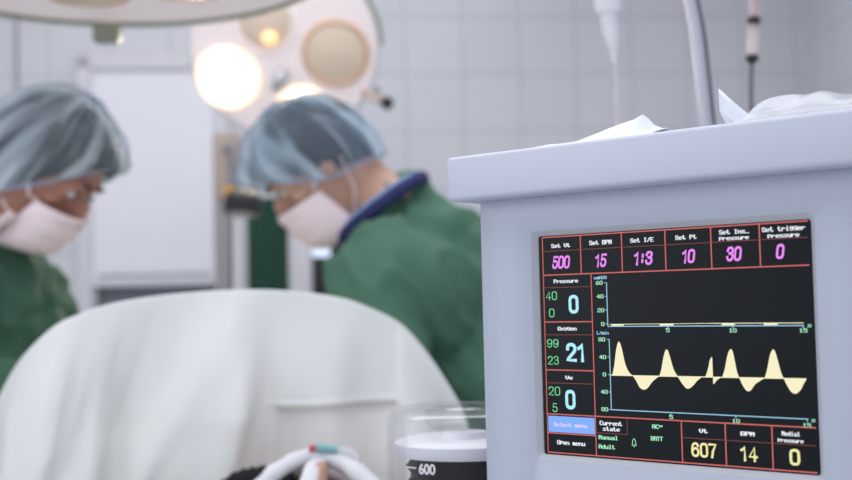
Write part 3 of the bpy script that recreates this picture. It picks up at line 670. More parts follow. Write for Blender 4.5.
# drape: front curtain plus the cloth running back over the patient
nU = 220; nV = 110
Hs = []
acc = [0]
for a, b in zip(hoop_s, hoop_s[1:]): acc.append(acc[-1]+(b-a).length)
def hoop_at(u):
    s = u*acc[-1]; 
    for i in range(len(acc)-1):
        if s <= acc[i+1]+1e-9:
            f2 = (s-acc[i])/(acc[i+1]-acc[i]); return hoop_s[i].lerp(hoop_s[i+1], f2)
    return hoop_s[-1]
notch = [at(262, 409, HY-.05), at(398, 412, HY-.05), at(275, 409, HY-.05)]
def sstep(a, b, x): t = max(0, min(1, (x-a)/(b-a))); return t*t*(3-2*t)
def front(u, v):
    p = hoop_at(u); zt = 1.0 - .0*u
    s_ = (p.x-hc); z = p.z + (zt-p.z)*v; drop = p.z-z
    x = hc + s_*(1+.04*drop) ; 
    # folds fan out from the hoop
    d = min(1, drop/.16)
    f = .022*math.sin(u*31+1.3*math.sin(u*9)+drop*7*(u-.5))*d + .030*noise.noise(V((u*10+drop*4.2, drop*5, .3)))*d + .008*noise.noise(V((u*26+drop*7, drop*9, 5)))*d
    f += .007*math.sin(u*58+drop*16)*max(0, .45-u)*2*d
    f *= (1-.65*sstep(.5, .62, u)*(1-sstep(.86, .92, u)))
    bulge = .045*math.sin(min(1, drop/.35)*math.pi/2)
    y = HY - .004 - bulge - f
    xx = x + f*.6
    rx0, rx1 = notch[2].x, notch[1].x; lz = notch[0].z - .002*math.sin(xx*30)
    k = .6*sstep(lz+.0015, lz-.0015, z)*sstep(rx0-.003, rx0+.003, xx)*sstep(rx1+.004, rx1-.004, xx)
    y += .012*k
    hem = math.exp(-((z-lz-.004)/.0028)**2)*sstep(notch[0].x-.004, notch[0].x+.01, xx)*sstep(rx1+.004, rx1-.004, xx)
    y -= .003*hem
    y -= .006*sstep(rx1-.002, rx1+.006, xx)*sstep(.0, .03, drop)
    return V((xx, y, z))
bm = bmesh.new(); rowsv = []
for j in range(18, 0, -1):     # over the patient, towards the operating field
    t = j/18; rowp = []
    for i in range(nU+1):
        u = i/nU; p = hoop_at(u); nar = 1-.30*sstep(0, .45, t)
        tgt = 1.2 if abs(p.x-hc) < .16 else 1.0
        lw_ = .99+.19*math.sqrt(max(0, 1-((p.x-hc)/.32)**2))
        z = p.z*(1-sstep(0, .6, t)) + lw_*sstep(0, .6, t)
        rowp.append(bm.verts.new((hc+(p.x-hc)*nar + .006*math.sin(u*40+t*5)*t, HY + .012 + 1.25*t, z + .008*noise.noise(V((u*8, t*6, 2)))*t + .003)))
    rowsv.append(rowp)
for j in range(nV+1):
    v = j/nV
    rowsv.append([bm.verts.new(front(i/nU, v)) for i in range(nU+1)])
for a, b in zip(rowsv, rowsv[1:]):
    for i in range(nU): bm.faces.new((a[i], a[i+1], b[i+1], b[i]))
o = tag(obj('surgical_drape', bm, MT['drape'], origin=(hc, HY, 1.0), sharp=180), 'white cloth drape hung over a wide curved hoop in front of the two masked people', 'drape')

# patient
PH = at(318, 470, 1.375); PC = V((PH.x-.004, 1.37, 1.050))
pat = thing('person', (TX, 1.5, TZ+.01), 'patient lying on the operating table, head wrapped in white, below the drape', 'person')
def head_bm(bm, m, nose=True):
    rings = [(-.125, .072, .035, .018), (-.115, .084, .01, .034), (-.095, .09, -.02, .048), (-.065, .09, -.05, .057), (-.035, .087, -.078, .065), (-.005, .086, -.09, .07), (.02, .083, -.096, .073),
             (.045, .092, -.1, .076), (.07, .088, -.097, .073), (.09, .073, -.083, .063), (.105, .046, -.056, .045), (.113, .012, -.022, .016)]
    sg = 28; rr = []
    for z, f_, b_, w_ in rings:
        c = (f_+b_)/2; h_ = (f_-b_)/2
        rr.append([bm.verts.new((w_*math.sin(a)*(1 - .12*max(0, math.cos(a))**3), c+h_*math.cos(a), z)) for a in [2*math.pi*k/sg for k in range(sg)]])
    for a, b in zip(rr, rr[1:]):
        for k in range(sg): bm.faces.new((a[k], a[(k+1) % sg], b[(k+1) % sg], b[k]))
    bm.faces.new(rr[0][::-1]); bm.faces.new(rr[-1])
    allv = [v for q in rr for v in q]; xf(bm, allv, m)
    ell(bm, (0, .098, -.012), (.012, .02, .03), m, 2); ell(bm, (0, .112, -.03), (.015, .014, .012), m, 2)     # nose
    ell(bm, (0, .088, -.063), (.024, .012, .009), m, 2); ell(bm, (0, .086, -.075), (.02, .012, .008), m, 2)    # lips
    ell(bm, (0, .082, -.106), (.02, .015, .014), m, 2)                                                          # chin
    for s in (-1, 1):
        ell(bm, (s*.032, .085, .034), (.024, .011, .008), m, 2)       # brow ridge
        ell(bm, (s*.034, .078, .012), (.015, .011, .010), m, 2)       # lids
        ell(bm, (s*.045, .066, -.015), (.02, .016, .016), m, 2)       # cheekbones
        ell(bm, (s*.071, -.008, -.004), (.007, .018, .031), m @ Matrix.Rotation(s*.15, 4, 'Z'), 2)    # ear
def hand_pts(m, side=1):
    """list of chains for palm and five fingers; local +Y towards the finger tips, palm faces -Z"""
    out = [([(-.022*side, .0, 0), (-.026*side, .07, 0)], [.017, .014]), ([(0, -.01, 0), (0, .075, 0)], [.020, .016]), ([(.02*side, .0, 0), (.026*side, .068, 0)], [.016, .013])]
    for k, (x, l) in enumerate(((-.03, .070), (-.010, .080), (.011, .075), (.030, .058))):
        x *= side; b = V((x, .08 - abs(k-1.3)*.004, 0)); c = b+V((x*.12, l*.42, -.008)); d = c+V((x*.08, l*.33, -.018)); e = d+V((0, l*.2, -.02))
        out.append(([V((x*.8, .05, 0)), b, c, d, e], [.010, .0098, .0088, .0080, .0072]))
    out.append(([V((-.018*side, .0, -.004)), V((-.045*side, .028, -.012)), V((-.058*side, .058, -.02)), V((-.054*side, .085, -.028))], [.014, .0125, .0105, .009]))
    return [([m @ V(p) for p in pts], rs) for pts, rs in out]
pm = Matrix.Translation(PC) @ Matrix.Rotation(R(6), 4, 'Y') @ Matrix.Rotation(R(90), 4, 'X') @ Matrix.Rotation(R(180), 4, 'Z') @ Matrix.Rotation(R(180), 4, 'Y')
# make head: local up -> -Y world, local face -> +Z world
pm = Matrix.Translation(PC) @ Matrix(((-1, 0, 0), (0, 0, -1), (0, 1, 0))).to_4x4().inverted().to_4x4() if False else Matrix.Translation(PC) @ Matrix.Rotation(R(8), 4, 'Y') @ Matrix(((-1, 0, 0), (0, 0, -1), (0, -1, 0))).to_4x4().transposed() if False else None
bx_ = V((1, 0, 0)); face = V((.06, -.42, .9)).normalized(); upv = (V((0, -1, 0)) - face*V((0, -1, 0)).dot(face)).normalized(); rx_ = face.cross(upv)
pm = Matrix((rx_, face, upv)).transposed().to_4x4(); pm.translation = PC
bm = bmesh.new(); head_bm(bm, pm)
y0p = PC.y
chain(bm, [PC+V((0, .045, -.02)), V((PC.x-.02, y0p+.2, TZ+.13))], [.055, .058])
for s in (-1, 1):
    chain(bm, [V((TX, y0p+.25, TZ+.12)), V((TX+s*.14, y0p+.27, TZ+.10))], [.09, .065])
    chain(bm, [V((TX+s*.15, y0p+.28, TZ+.10)), V((TX+s*.15, y0p+.58, TZ+.06)), V((TX+s*.13, y0p+.82, TZ+.06))], [.05, .04, .03])
    hm = Matrix.Translation((TX+s*.13, y0p+.84, TZ+.055))
    for pts, rs in hand_pts(hm, s): chain(bm, pts, rs)
    chain(bm, [V((TX+s*.09, y0p+.86, TZ+.11)), V((TX+s*.1, y0p+1.27, TZ+.09)), V((TX+s*.1, y0p+1.62, TZ+.06))], [.09, .065, .045])
    chain(bm, [V((TX+s*.1, y0p+1.62, TZ+.05)), V((TX+s*.11, y0p+1.66, TZ+.16))], [.04, .03])
chain(bm, [V((TX-.06, y0p+.35, TZ+.12)), V((TX-.05, y0p+.6, TZ+.11)), V((TX-.06, y0p+.82, TZ+.11))], [.115, .1, .105]); chain(bm, [V((TX+.06, y0p+.35, TZ+.12)), V((TX+.05, y0p+.6, TZ+.11)), V((TX+.06, y0p+.82, TZ+.11))], [.115, .1, .105])
robj('body', bm, .0075, MT['skin_light'], pat, 3)
# white head wrap and gauze strips
bm = bmesh.new()
def bandz(b, a):
    c = math.cos(a); return b[1] + (b[0]-b[1])*max(0, c)**1.3 + (b[2]-b[1])*max(0, -c)
def capshell(bm, m, rx, ry, rz, yc, zc, th0, band, pleat, seg=96, rings=40, nk=22, seed=0, crumple=.004, droop=0, pw=2.0):
    vs = []; uvl = bm.loops.layers.uv.new('UVMap')
    for j in range(rings+1):
        t = j/rings; th = R(th0 + (90-th0)*t); rw = []
        for i in range(seg):
            a = 2*math.pi*i/seg; fold = pleat*(math.sin(nk*a+2*math.sin(3*a+seed)) + .7*math.sin((nk*1.7//1)*a+seed))*math.cos(th)*(1-t)**.5
            cr = crumple*noise.noise(V((math.sin(a)*3.2, math.cos(a)*3.2, t*4+seed)))*(min(1, 4*t)) + crumple*.5*noise.noise(V((math.sin(a)*8, math.cos(a)*8, t*9+seed)))*min(1, 4*t)
            k = 1 + (fold+cr)/ry
            x = rx*math.cos(th)*math.sin(a)*k; y = yc+ry*math.cos(th)*math.cos(a)*k
            z = zc+rz*math.sin(th)*k + (bandz(band, a) - zc - rz*math.sin(R(th0)))*(1-t)**pw
            y += droop*max(0, math.cos(a))**2*math.sin(math.pi*min(1, t*1.2))
            rw.append(bm.verts.new(m @ V((x, y, z))))
        vs.append(rw)
    for j in range(rings):
        for i in range(seg):
            f_ = bm.faces.new((vs[j][i], vs[j][(i+1) % seg], vs[j+1][(i+1) % seg], vs[j+1][i]))
            for l, (uu, vv) in zip(f_.loops, ((i, j), (i+1, j), (i+1, j+1), (i, j+1))): l[uvl].uv = (uu/seg, vv/rings)
    return vs
capshell(bm, pm, .086, .108, .070, -.008, .05, -20, (.042, .01, -.02), .0012, seed=5)
tag(obj('head_wrap', bm, MT['gauze'], pat, sharp=180), 'white cloth wrapped round the crown')
bm = bmesh.new()
for z, w_ in ((.014, .017), (-.045, .012)):
    pts = [pm @ V((.078*math.sin(a), .0+.098*math.cos(a), z)) for a in [R(k) for k in range(-75, 76, 10)]]
    tube(bm, pts, w_, 10, .35)
tube(bm, [pm @ V((-.02, .101, .055)), pm @ V((-.012, .108, .01)), pm @ V((-.006, .118, -.03)), pm @ V((.0, .108, -.06))], .010, 10, .35)
obj('gauze_strip', bm, MT['gauze'], pat)
bm = bmesh.new(); pts = smoothpts([at(250, 496, 1.33), at(270, 477, 1.34), at(292, 463, 1.36), at(314, 456, 1.375), at(338, 461, 1.37), at(358, 473, 1.35), at(380, 492, 1.33)], 6)
tube(bm, pts, [.0125+.0008*math.sin(i*1.1) for i in range(len(pts))], 14, .8); obj('towel_roll', bm, MT['gauze'], pat)
ett = thing('breathing_connector', PC+V((0, .06, .1)), 'small teal plastic breathing connector at the patient\'s mouth', 'connector')
tc_ = at(326, 448, 1.365)
bm = bmesh.new(); tube(bm, [tc_+V((-.011, 0, .001)), tc_+V((.013, 0, -.002))], .0052, 16); obj('connector_body', bm, MT['teal'], ett)
bm = bmesh.new(); tube(bm, [tc_+V((-.019, 0, .0)), tc_+V((-.011, 0, .0))], .0042, 16); tag(obj('end_collar', bm, MT['redfluid'], ett), 'dark red collar')
bm = bmesh.new(); tube(bm, smoothpts([tc_+V((.012, 0, -.002)), tc_+V((.03, 0, -.006)), tc_+V((.035, -.0, -.02)), pm @ V((.012, .105, -.068)), pm @ V((.008, .08, -.07))], 5), .004, 10); obj('tube', bm, MT['tubeclear'], ett)
# pillow and black support beside the head
q = at(246, 476, 1.35)
bm = bmesh.new(); pts = smoothpts([V((q.x-.05, q.y+.02, TZ+.022)), V((q.x-.03, q.y+.01, q.z-.05)), V((q.x+.005, q.y, q.z-.012)), V((q.x+.05, q.y, q.z-.035)), V((q.x+.055, q.y-.02, TZ+.022))], 10)
rs = [.02+.002*(i % 2) for i in range(len(pts))]; tube(bm, pts, rs, 16); tag(obj('breathing_hose', bm, MT['rubber'], origin=(q.x, q.y, .97)), 'black rubber breathing hose arching left of the patient\'s wrapped head', 'hose')

# ------------------------------------------------------------------ the two masked people
def person(name, label, hc_, heading, tilt, side, skin, hair, capm, gownm, T, cap_kw, maskinfo, my0=.04):
    """T: dict of world joint positions"""
    root = thing('person', (T['pelvis'].x, T['pelvis'].y, 0), label, 'person')
    m = Rm(heading, tilt, hc_, side)
    bm = bmesh.new(); head_bm(bm, m)
    chain(bm, [m @ V((0, -.03, -.05)), m @ V((0, -.035, -.1)), T['neck']], [.058, .056, .058])
    chain(bm, [T['neck'], T['chest'], T['waist'], T['pelvis']], [.058, .11, .125, .13])
    for s in 'lr':
        sh_, el, wr = T['sh'+s], T['el'+s], T['wr'+s]
        chain(bm, [T['neck'].lerp(T['chest'], .3), sh_], [.062, .055]); chain(bm, [T['chest'], sh_.lerp(T['chest'], .3)], [.10, .07])
        chain(bm, [sh_, el, wr], [.052, .04, .026])
        d = (T['hand'+s]-wr).normalized(); zc_ = V((0, 0, 1)); x_ = d.cross(zc_).normalized(); z_ = x_.cross(d)
        hm = Matrix((x_, d, z_)).transposed().to_4x4(); hm.translation = wr + d*.03
        T['hp'+s] = hand_pts(hm, -1 if s == 'l' else 1)
        for pts, rs in T['hp'+s]: chain(bm, pts, rs)
        hip = T['hip'+s]; kn = T['kn'+s]; an = T['an'+s]
        chain(bm, [T['pelvis'], hip, kn, an], [.12, .095, .06, .042])
        fd = V((math.sin(-heading), math.cos(heading), 0)); chain(bm, [an+V((0, 0, -.03)), an+fd*.14+V((0, 0, -.045))], [.04, .03])
    robj('body', bm, .0075, skin, root, 3)
    # face details
    for s in (-1, 1):
        bm = bmesh.new(); ell(bm, (s*.034, .0835, .010), (.011, .009, .0075), m, 2); e_ = obj('eye', bm, MT['eye'], root)
        bm = bmesh.new(); ell(bm, (s*.034, .0905, .007), (.0055, .003, .0055), m, 2); obj('iris', bm, MT['iris'], e_)
        bm = bmesh.new(); tube(bm, [m @ V(p) for p in ((s*.016, .098, .030), (s*.032, .097, .036), (s*.05, .084, .032))], [.003, .0045, .002], 8, .6); obj('eyebrow', bm, hair, root)
        bm = bmesh.new(); tube(bm, [m @ V(p) for p in ((s*.021, .0895, .012), (s*.034, .094, .0155), (s*.046, .083, .011))], [.0012, .002, .0012], 8); obj('eyelash', bm, hair, root)
    # hair
    bm = bmesh.new(); capshell(bm, m, .084, .110, .079, -.004, .05, -34, tuple(q_+.012 for q_ in cap_kw['band']), .0006, nk=30, crumple=.002, seed=1, pw=3.2); 
    obj('hair', bm, hair, root, sharp=180)
    # cap
    bm = bmesh.new(); capshell(bm, m, pleat=.0032, **cap_kw); cp = obj('surgical_cap', bm, capm, root, sharp=180)
    th = R(cap_kw['th0']); pts = []
    for i in range(49):
        a = 2*math.pi*i/48; pts.append(m @ V((cap_kw['rx']*math.cos(th)*math.sin(a), cap_kw['yc']+cap_kw['ry']*math.cos(th)*math.cos(a), bandz(cap_kw['band'], a))))
    bm = bmesh.new(); tube(bm, pts, .0014, 8); obj('elastic_band', bm, MT['bluecloth'], cp)
    # mask
    bm = bmesh.new(); vs = []; nj, ni = 22, 44
    for j in range(nj+1):
        v = j/nj; z = -.014-.114*v; yc = .120-.010*v-.020*v*v*v + .005*math.sin(math.pi*v); y0_ = my0-.012*v; w_ = .066+.004*v-.010*v*v
        if v > .8: yc -= (v-.8)*.16
        rw = []
        for i in range(ni+1):
            a = R(-92+184*i/ni); pl = .0018*math.sin(v*math.pi*7)*math.cos(a)
            zz = z - .012*(1-math.cos(a))*(.5-v)*1.6
            tent = math.cos(a); tent = math.copysign(abs(tent)**.85, tent)
            rw.append(bm.verts.new(m @ V((w_*math.sin(a), y0_+(yc-y0_)*tent+pl, zz - (0 if abs(a) < .3 else .004*abs(a))))))
        vs.append(rw)
    for j in range(nj):
        for i in range(ni): bm.faces.new((vs[j][i], vs[j][i+1], vs[j+1][i+1], vs[j+1][i]))
    mk = obj('face_mask', bm, MT['mask'], root, sharp=180); md = mk.modifiers.new('s', 'SOLIDIFY'); md.thickness = .0015
    for s in (-1, 1):
        for pts in maskinfo:
            bm = bmesh.new(); tube(bm, [m @ V((s*p[0], p[1], p[2])) for p in pts[1:]], pts[0], 8, .45); obj('mask_tie', bm, MT['mask'], mk)
    # gown
    def wr_(co):
        q_ = V((co.x*16+co.z*9, co.y*13, co.z*5-co.x*6)); rdg = 1-abs(noise.noise(q_)*2.2)
        return .012*rdg**3 - .004 + .022*noise.noise(V((co.x*9, co.y*9, co.z*5))) + .015*noise.noise(V((co.x*18, co.y*18, co.z*6+4))) + .024*abs(noise.noise(V((co.x*11+co.z*7, co.y*10, co.z*6))))+.004
    bm = bmesh.new()
    chain(bm, [T['neck']+(T['chest']-T['neck'])*.36, T['chest'], T['waist'], T['pelvis']], [.10, .155, .16, .175])
    capsule(bm, T['neck'].lerp(T['chest'], .2), T['neck'].lerp(T['chest'], .42), .084, .12)
    chain(bm, [T['pelvis'], V((T['pelvis'].x, T['pelvis'].y, .5))], [.175, .2])
    for s in 'lr':
        sh_, el, wr = T['sh'+s], T['el'+s], T['wr'+s]
        chain(bm, [T['neck'].lerp(T['chest'], .45), sh_], [.085, .08]); chain(bm, [T['chest'], sh_.lerp(T['chest'], .25)], [.15, .105])
        chain(bm, [sh_, el, wr.lerp(el, .1)], [.082, .066, .042]); chain(bm, [T['waist'], T['hip'+s]], [.14, .15])
        chain(bm, [T['hip'+s], V((T['hip'+s].x, T['hip'+s].y, .4))], [.15, .14])
    g = robj('surgical_gown', bm, .010, gownm, root, 6, wr_)
    for s in 'lr':
        bm = bmesh.new()
        for pts, rs in T['hp'+s]: chain(bm, pts, [q_+.0016 for q_ in rs])
        chain(bm, [T['wr'+s].lerp(T['el'+s], .12), T['wr'+s]+(T['hand'+s]-T['wr'+s]).normalized()*.03], [.038, .026])
        robj('glove', bm, .004, MT['glove'], root, 2)
        bm = bmesh.new()
        an = T['an'+s]; fd = V((math.sin(-heading), math.cos(heading), 0)); chain(bm, [an+V((0, 0, -.035))-fd*.02, an+fd*.15+V((0, 0, -.048))], [.055, .045])
        chain(bm, [an, an+V((0, 0, .06))], [.052, .05])
        me = remesh(bm, .008, 3)
        for v in me.vertices: v.co.z = max(v.co.z, .004)
        finish(me, MT['bluecloth']); link('shoe_cover', me, root)
    return root, m, g
def joints(neck, chest, waist, pelvis, heading, shw, el, wr, hand, feetx=0):
    rt = V((math.cos(heading), math.sin(heading), 0)); fd = V((-math.sin(heading), math.cos(heading), 0))
    T = dict(neck=neck, chest=chest, waist=waist, pelvis=pelvis)
    for s, k in (('l', -1), ('r', 1)):
        T['sh'+s] = neck.lerp(chest, .35) + rt*k*shw + V((0, 0, -.03))
        T['el'+s] = V(el[0 if k < 0 else 1]); T['wr'+s] = V(wr[0 if k < 0 else 1]); T['hand'+s] = V(hand[0 if k < 0 else 1])
        T['hip'+s] = pelvis + rt*k*.09 + V((0, 0, -.04)); T['kn'+s] = V((pelvis.x, pelvis.y, .5)) + rt*k*.11 + fd*.02; T['an'+s] = V((pelvis.x, pelvis.y, .085)) + rt*k*.12
    return T
# left person, facing right (+x) and a little towards the camera
h1 = R(-90-5); H1 = at(40, 167, 1.96)
n1 = at(2, 232, 2.0); n1 = V((n1.x-.04, 2.0, n1.z-.02))
T1 = joints(n1, V((n1.x-.03, 2.02, n1.z-.2)), V((n1.x-.06, 2.03, 1.12)), V((n1.x-.10, 2.04, .93)), R(-97), .175,
    [(-.76, 2.26, 1.2), (-.72, 1.83, 1.19)], [(-.58, 2.2, 1.27), (-.57, 1.95, 1.27)], [(-.48, 2.18, 1.27), (-.48, 2.0, 1.27)])
ck1 = dict(rx=.100, ry=.119, rz=.108, yc=-.010, zc=.036, th0=-22, band=(.078, -.070, -.10), nk=17, seed=1.2, crumple=.010, droop=.004)
ties1 = [(.0035, (.066, .06, -.03), (.076, .045, -.03), (.083, .035, -.012)), (.0035, (.068, .055, -.07), (.078, .035, -.07), (.084, .02, -.062)), (.017, (.074, .048, -.07), (.078, .04, -.10), (.072, .045, -.135))]
p1, m1, g1 = person('left', 'masked person at the left edge in green gown and whitish sheer cap, looking down', H1, h1, R(43), R(0), MT['skin'], MT['hair'], MT['cap'], MT['gown'], T1, ck1, ties1, .060)
# right person, facing left (-x)
h2 = R(90+8); H2 = at(321, 168, 2.12)
n2 = at(388, 206, 2.12)
T2 = joints(V((n2.x, 2.12, n2.z)), V((.032, 2.13, 1.335)), V((.12, 2.13, 1.12)), V((.19, 2.14, .93)), R(97), .17,
    [(-.09, 1.89, 1.20), (-.10, 2.36, 1.19)], [(-.16, 2.04, 1.275), (-.16, 2.26, 1.27)], [(-.25, 2.10, 1.265), (-.25, 2.22, 1.265)])
T2['shl'] = V((-.07, 1.95, 1.365)); T2['shr'] = V((-.03, 2.29, 1.44))
# heading +97: local right hand side is -... towards +y / -y as given
ck2 = dict(rx=.099, ry=.115, rz=.098, yc=-.002, zc=.040, th0=-26, band=(.05, -.034, -.06), nk=15, seed=3.7, crumple=.012, droop=.016)
ties2 = [(.003, (.066, .042, -.022), (.077, .03, -.01), (.084, .02, .0)), (.003, (.064, .03, -.11), (.076, -.01, -.07), (.082, -.03, -.01))]
p2, m2, g2 = person('right', 'masked person right of centre in green gown and light blue sheer cap, bending forward', H2, h2, R(42), R(0), MT['skin_light'], MT['greyhair'], MT['cap_blue'], MT['gown_dark'], T2, ck2, ties2)
# navy undershirt collar with light blue edge
for i_, (rr, zz, mm, tr_) in enumerate(((.092, .002, MT['navy'], .013), (.082, .013, MT['bluecloth'], .007))):
    ax = (T2['neck']-T2['chest']).normalized()*.6 + (m2 @ V((0, -.03, -.05)) - T2['neck']).normalized()*.4; ax.normalize()
    xa = V((0, 1, 0)); xa = (xa-ax*xa.dot(ax)).normalized(); ya = ax.cross(xa); cc = T2['neck'] + ax*(zz-.004) + V((-.012, 0, -.004))
    pts = [cc + (xa*math.cos(a) + ya*math.sin(a)*1.0)*rr for a in [2*math.pi*k/40 for k in range(41)]]
    bm = bmesh.new(); tube(bm, pts, tr_, 12); tag(obj('collar', bm, mm, p2), 'navy collar' if i_ == 0 else 'light blue collar edge')

# ------------------------------------------------------------------ surgical lamps
def lamp_disc_matrix(c, n, upv=V((0, 0, 1))):
    z = n.normalized(); x = upv.cross(z).normalized() if abs(z.z) < .95 else V((1, 0, 0)); y = z.cross(x)
    m = Matrix((x, y, z)).transposed().to_4x4(); m.translation = c; return m
# round multi-reflector lamp facing the camera side
LC1 = at(284, 47, 3.0); RL = .24
l1 = thing('surgical_lamp', LC1, 'round white surgical lamp with lit reflectors above the person right of centre', 'surgical lamp')
nrm = (V((0, 0, CZ))-LC1).normalized()*1.0 + V((-.12, 0, -.25)); ml = lamp_disc_matrix(LC1, nrm)
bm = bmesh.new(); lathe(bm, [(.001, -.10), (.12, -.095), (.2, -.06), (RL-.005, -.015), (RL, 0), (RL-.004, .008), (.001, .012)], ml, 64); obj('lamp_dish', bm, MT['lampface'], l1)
bm = bmesh.new(); pts = [ml @ V((RL*1.005*math.cos(a), RL*1.005*math.sin(a), 0)) for a in [2*math.pi*k/72 for k in range(73)]]; tube(bm, pts, .007, 10); obj('rim', bm, MT['white'], l1)
bm = bmesh.new(); pts = [ml @ V((RL*1.035*math.cos(a), RL*1.035*math.sin(a), .0)) for a in [R(0+k*4) for k in range(16)]]; tube(bm, pts, .007, 10); tag(obj('guard_rail', bm, MT['rim'], l1), 'grey-green curved rail')
def on_disc(px, py):
    d = fw + RT*((px-426)/F) - UP*((py-240)/F); o = V((0, 0, CZ)); n_ = ml.to_3x3() @ V((0, 0, 1)); P = o + d*((LC1-o).dot(n_)/d.dot(n_)); q_ = ml.inverted() @ P; return q_.x, q_.y
pods = [(229, 77, .073, 'lit'), (336, 52, .080, 'off'), (266, 22, .072, 'half'), (303, 112, .066, 'lit2')]
for px_, py_, rr, kind in pods:
    a, b = on_disc(px_, py_); mm = ml @ Matrix.Translation((a, b, .01))
    bm = bmesh.new(); lathe(bm, [(rr+.008, 0), (rr+.008, .006), (rr, .011), (rr-.006, .006)], mm, 40, False); rg_ = obj('reflector_ring', bm, MT['reflrim'] if kind == 'off' else MT['halo_ring'] if kind.startswith('lit') else MT['lampface'], l1)
    bm = bmesh.new(); lathe(bm, [(rr-.004, .005), (rr*.8, .010), (rr*.4, .015), (.001, .017)], mm, 40, False)
    tag(obj('reflector_glass', bm, MT['lit'] if kind == 'lit' else MT['lit2'] if kind == 'lit2' else MT['reflector'], rg_), {'lit': 'brightly lit reflector glass', 'lit2': 'lit reflector glass', 'off': 'unlit beige reflector glass', 'half': 'dim beige reflector glass'}[kind])
    if kind == 'half':
        a2, b2 = on_disc(271, 36); bm = bmesh.new(); ell(bm, (a2, b2, .03), (.02, .018, .012), ml); obj('bulb', bm, MT['amberlit'], rg_)
a, b = on_disc(282, 74); bm = bmesh.new(); lathe(bm, [(.001, .0), (.022, .01), (.018, .05), (.012, .055), (.011, .11), (.016, .115), (.001, .12)], ml @ Matrix.Translation((a, b, 0)), 24); obj('centre_handle', bm, MT['steel'], l1)
a, b = on_disc(366, 94); k1 = at(373, 97, 2.95); k2 = at(387, 103, 2.92)
bm = bmesh.new(); tube(bm, [ml @ V((a*.97, b*.97, -.01)), k1, k1.lerp(k2, .7)], .011, 12); obj('side_bracket', bm, MT['beigepaint'], l1)
bm = bmesh.new(); ell(bm, k2, (.017, .017, .017)); obj('side_knob', bm, MT['black'], l1)
bm = bmesh.new(); q_ = at(378, 89, 2.95); tube(bm, [k1, q_], [.008, .011], 10); obj('lock_lever', bm, MT['greymetal'], l1)
bm = bmesh.new(); bk = ml @ V((0, 0, -.1)); tube(bm, smoothpts([bk, bk+V((.02, .12, .03)), bk+V((.02, .2, .22)), V((LC1.x+.1, LC1.y+.25, 2.5)), V((LC1.x+.1, LC1.y+.25, 2.9))], 8), .022, 14); obj('support_arm', bm, MT['white'], l1)
for px_, py_, pw in ((229, 77, 5), (302, 105, 4)):
    a, b = on_disc(px_, py_); l = bpy.data.lights.new('reflector_light', 'SPOT'); l.energy = pw*3; l.color = (1, .88, .72); l.spot_size = R(100); l.spot_blend = .6; l.shadow_soft_size = .06
    o = bpy.data.objects.new('reflector_light', l); C.objects.link(o); o.matrix_world = ml @ Matrix.Translation((a, b, .04)) @ Matrix.Rotation(math.pi, 4, 'X')
# large flat lamp overhead
far = at(152, 27.5, 2.42); RB = .39; LC2 = V((far.x, 2.42-RB, far.z+.006))
l2 = thing('surgical_lamp', LC2, 'large disc-shaped surgical lamp seen from below at the top left edge', 'surgical lamp')
mb = Matrix.Translation(LC2)
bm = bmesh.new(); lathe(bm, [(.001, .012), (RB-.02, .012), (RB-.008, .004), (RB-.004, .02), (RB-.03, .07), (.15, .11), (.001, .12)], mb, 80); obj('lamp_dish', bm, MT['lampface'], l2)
bm = bmesh.new(); pts = [mb @ V((RB*math.cos(a), RB*math.sin(a), .003)) for a in [2*math.pi*k/90 for k in range(91)]]; tube(bm, pts, .0085, 12); tag(obj('rim', bm, MT['rim'], l2), 'grey-green rubber rim')
for a_, d_ in ((112, .19), (52, .19), (172, .2), (232, .2), (292, .2), (352, .2)):
    mm = mb @ Matrix.Translation((d_*math.cos(R(a_)), d_*math.sin(R(a_)), .012)) @ Matrix.Rotation(math.pi, 4, 'X')
    bm = bmesh.new(); lathe(bm, [(.078, 0), (.078, .008), (.07, .008)], mm, 36, False); rg_ = obj('reflector_ring', bm, MT['reflrim'], l2)
    bm = bmesh.new(); lathe(bm, [(.072, .004), (.05, .012), (.001, .018)], mm, 36, False); obj('reflector_glass', bm, MT['reflector'], rg_)
q_ = at(107, 34, 2.37); bm = bmesh.new(); box(bm, (q_.x, q_.y, q_.z), (.052, .04, .036), bevel=.006); obj('rim_block', bm, MT['rim'], l2)
bm = bmesh.new(); tube(bm, smoothpts([LC2+V((0, 0, .11)), LC2+V((0, 0, .3)), LC2+V((-.3, .1, .42)), LC2+V((-.5, .1, .5)), V((LC2.x-.5, LC2.y+.1, 2.9))], 8), .025, 14); obj('support_arm', bm, MT['white'], l2)

# ------------------------------------------------------------------ equipment between the people
ep = at(225, 200, 3.35)
col = thing('equipment_column', (ep.x, 3.38, 0), 'grey floor column with beige head and yellow tag, left of the dark green screen', 'column')
xa = at(215, 240, 3.38).x; xb = at(231, 240, 3.38).x; xc = at(240.5, 240, 3.38).x; zt = at(225, 132, 3.38).z; zm = at(225, 202, 3.38).z
bm = bmesh.new(); box(bm, ((xa+xb)/2+.002, 3.38, .02+zm/2), (xb-xa, .05, zm-.04), bevel=.005); obj('post', bm, MT['greymetal'], col)
bm = bmesh.new(); box(bm, ((xb+xc)/2+.004, 3.385, .02+zm/2), (xc-xb-.006, .045, zm-.04), bevel=.005); tag(obj('side_rail', bm, MT['white'], col), 'lighter side rail')
bm = bmesh.new(); box(bm, ((xa+xc)/2, 3.385, (zt+zm)/2), (xc-xa, .06, zt-zm), bevel=.012, seg=3); tag(obj('column_head', bm, MT['beigepaint'], col), 'pinkish beige head')
y_ = at(229.5, 192, 3.34); bm = bmesh.new(); box(bm, (y_.x, 3.345, y_.z), (.028, .02, .044), bevel=.003); tag(obj('tag', bm, MT['yellow'], col), 'yellow tag')
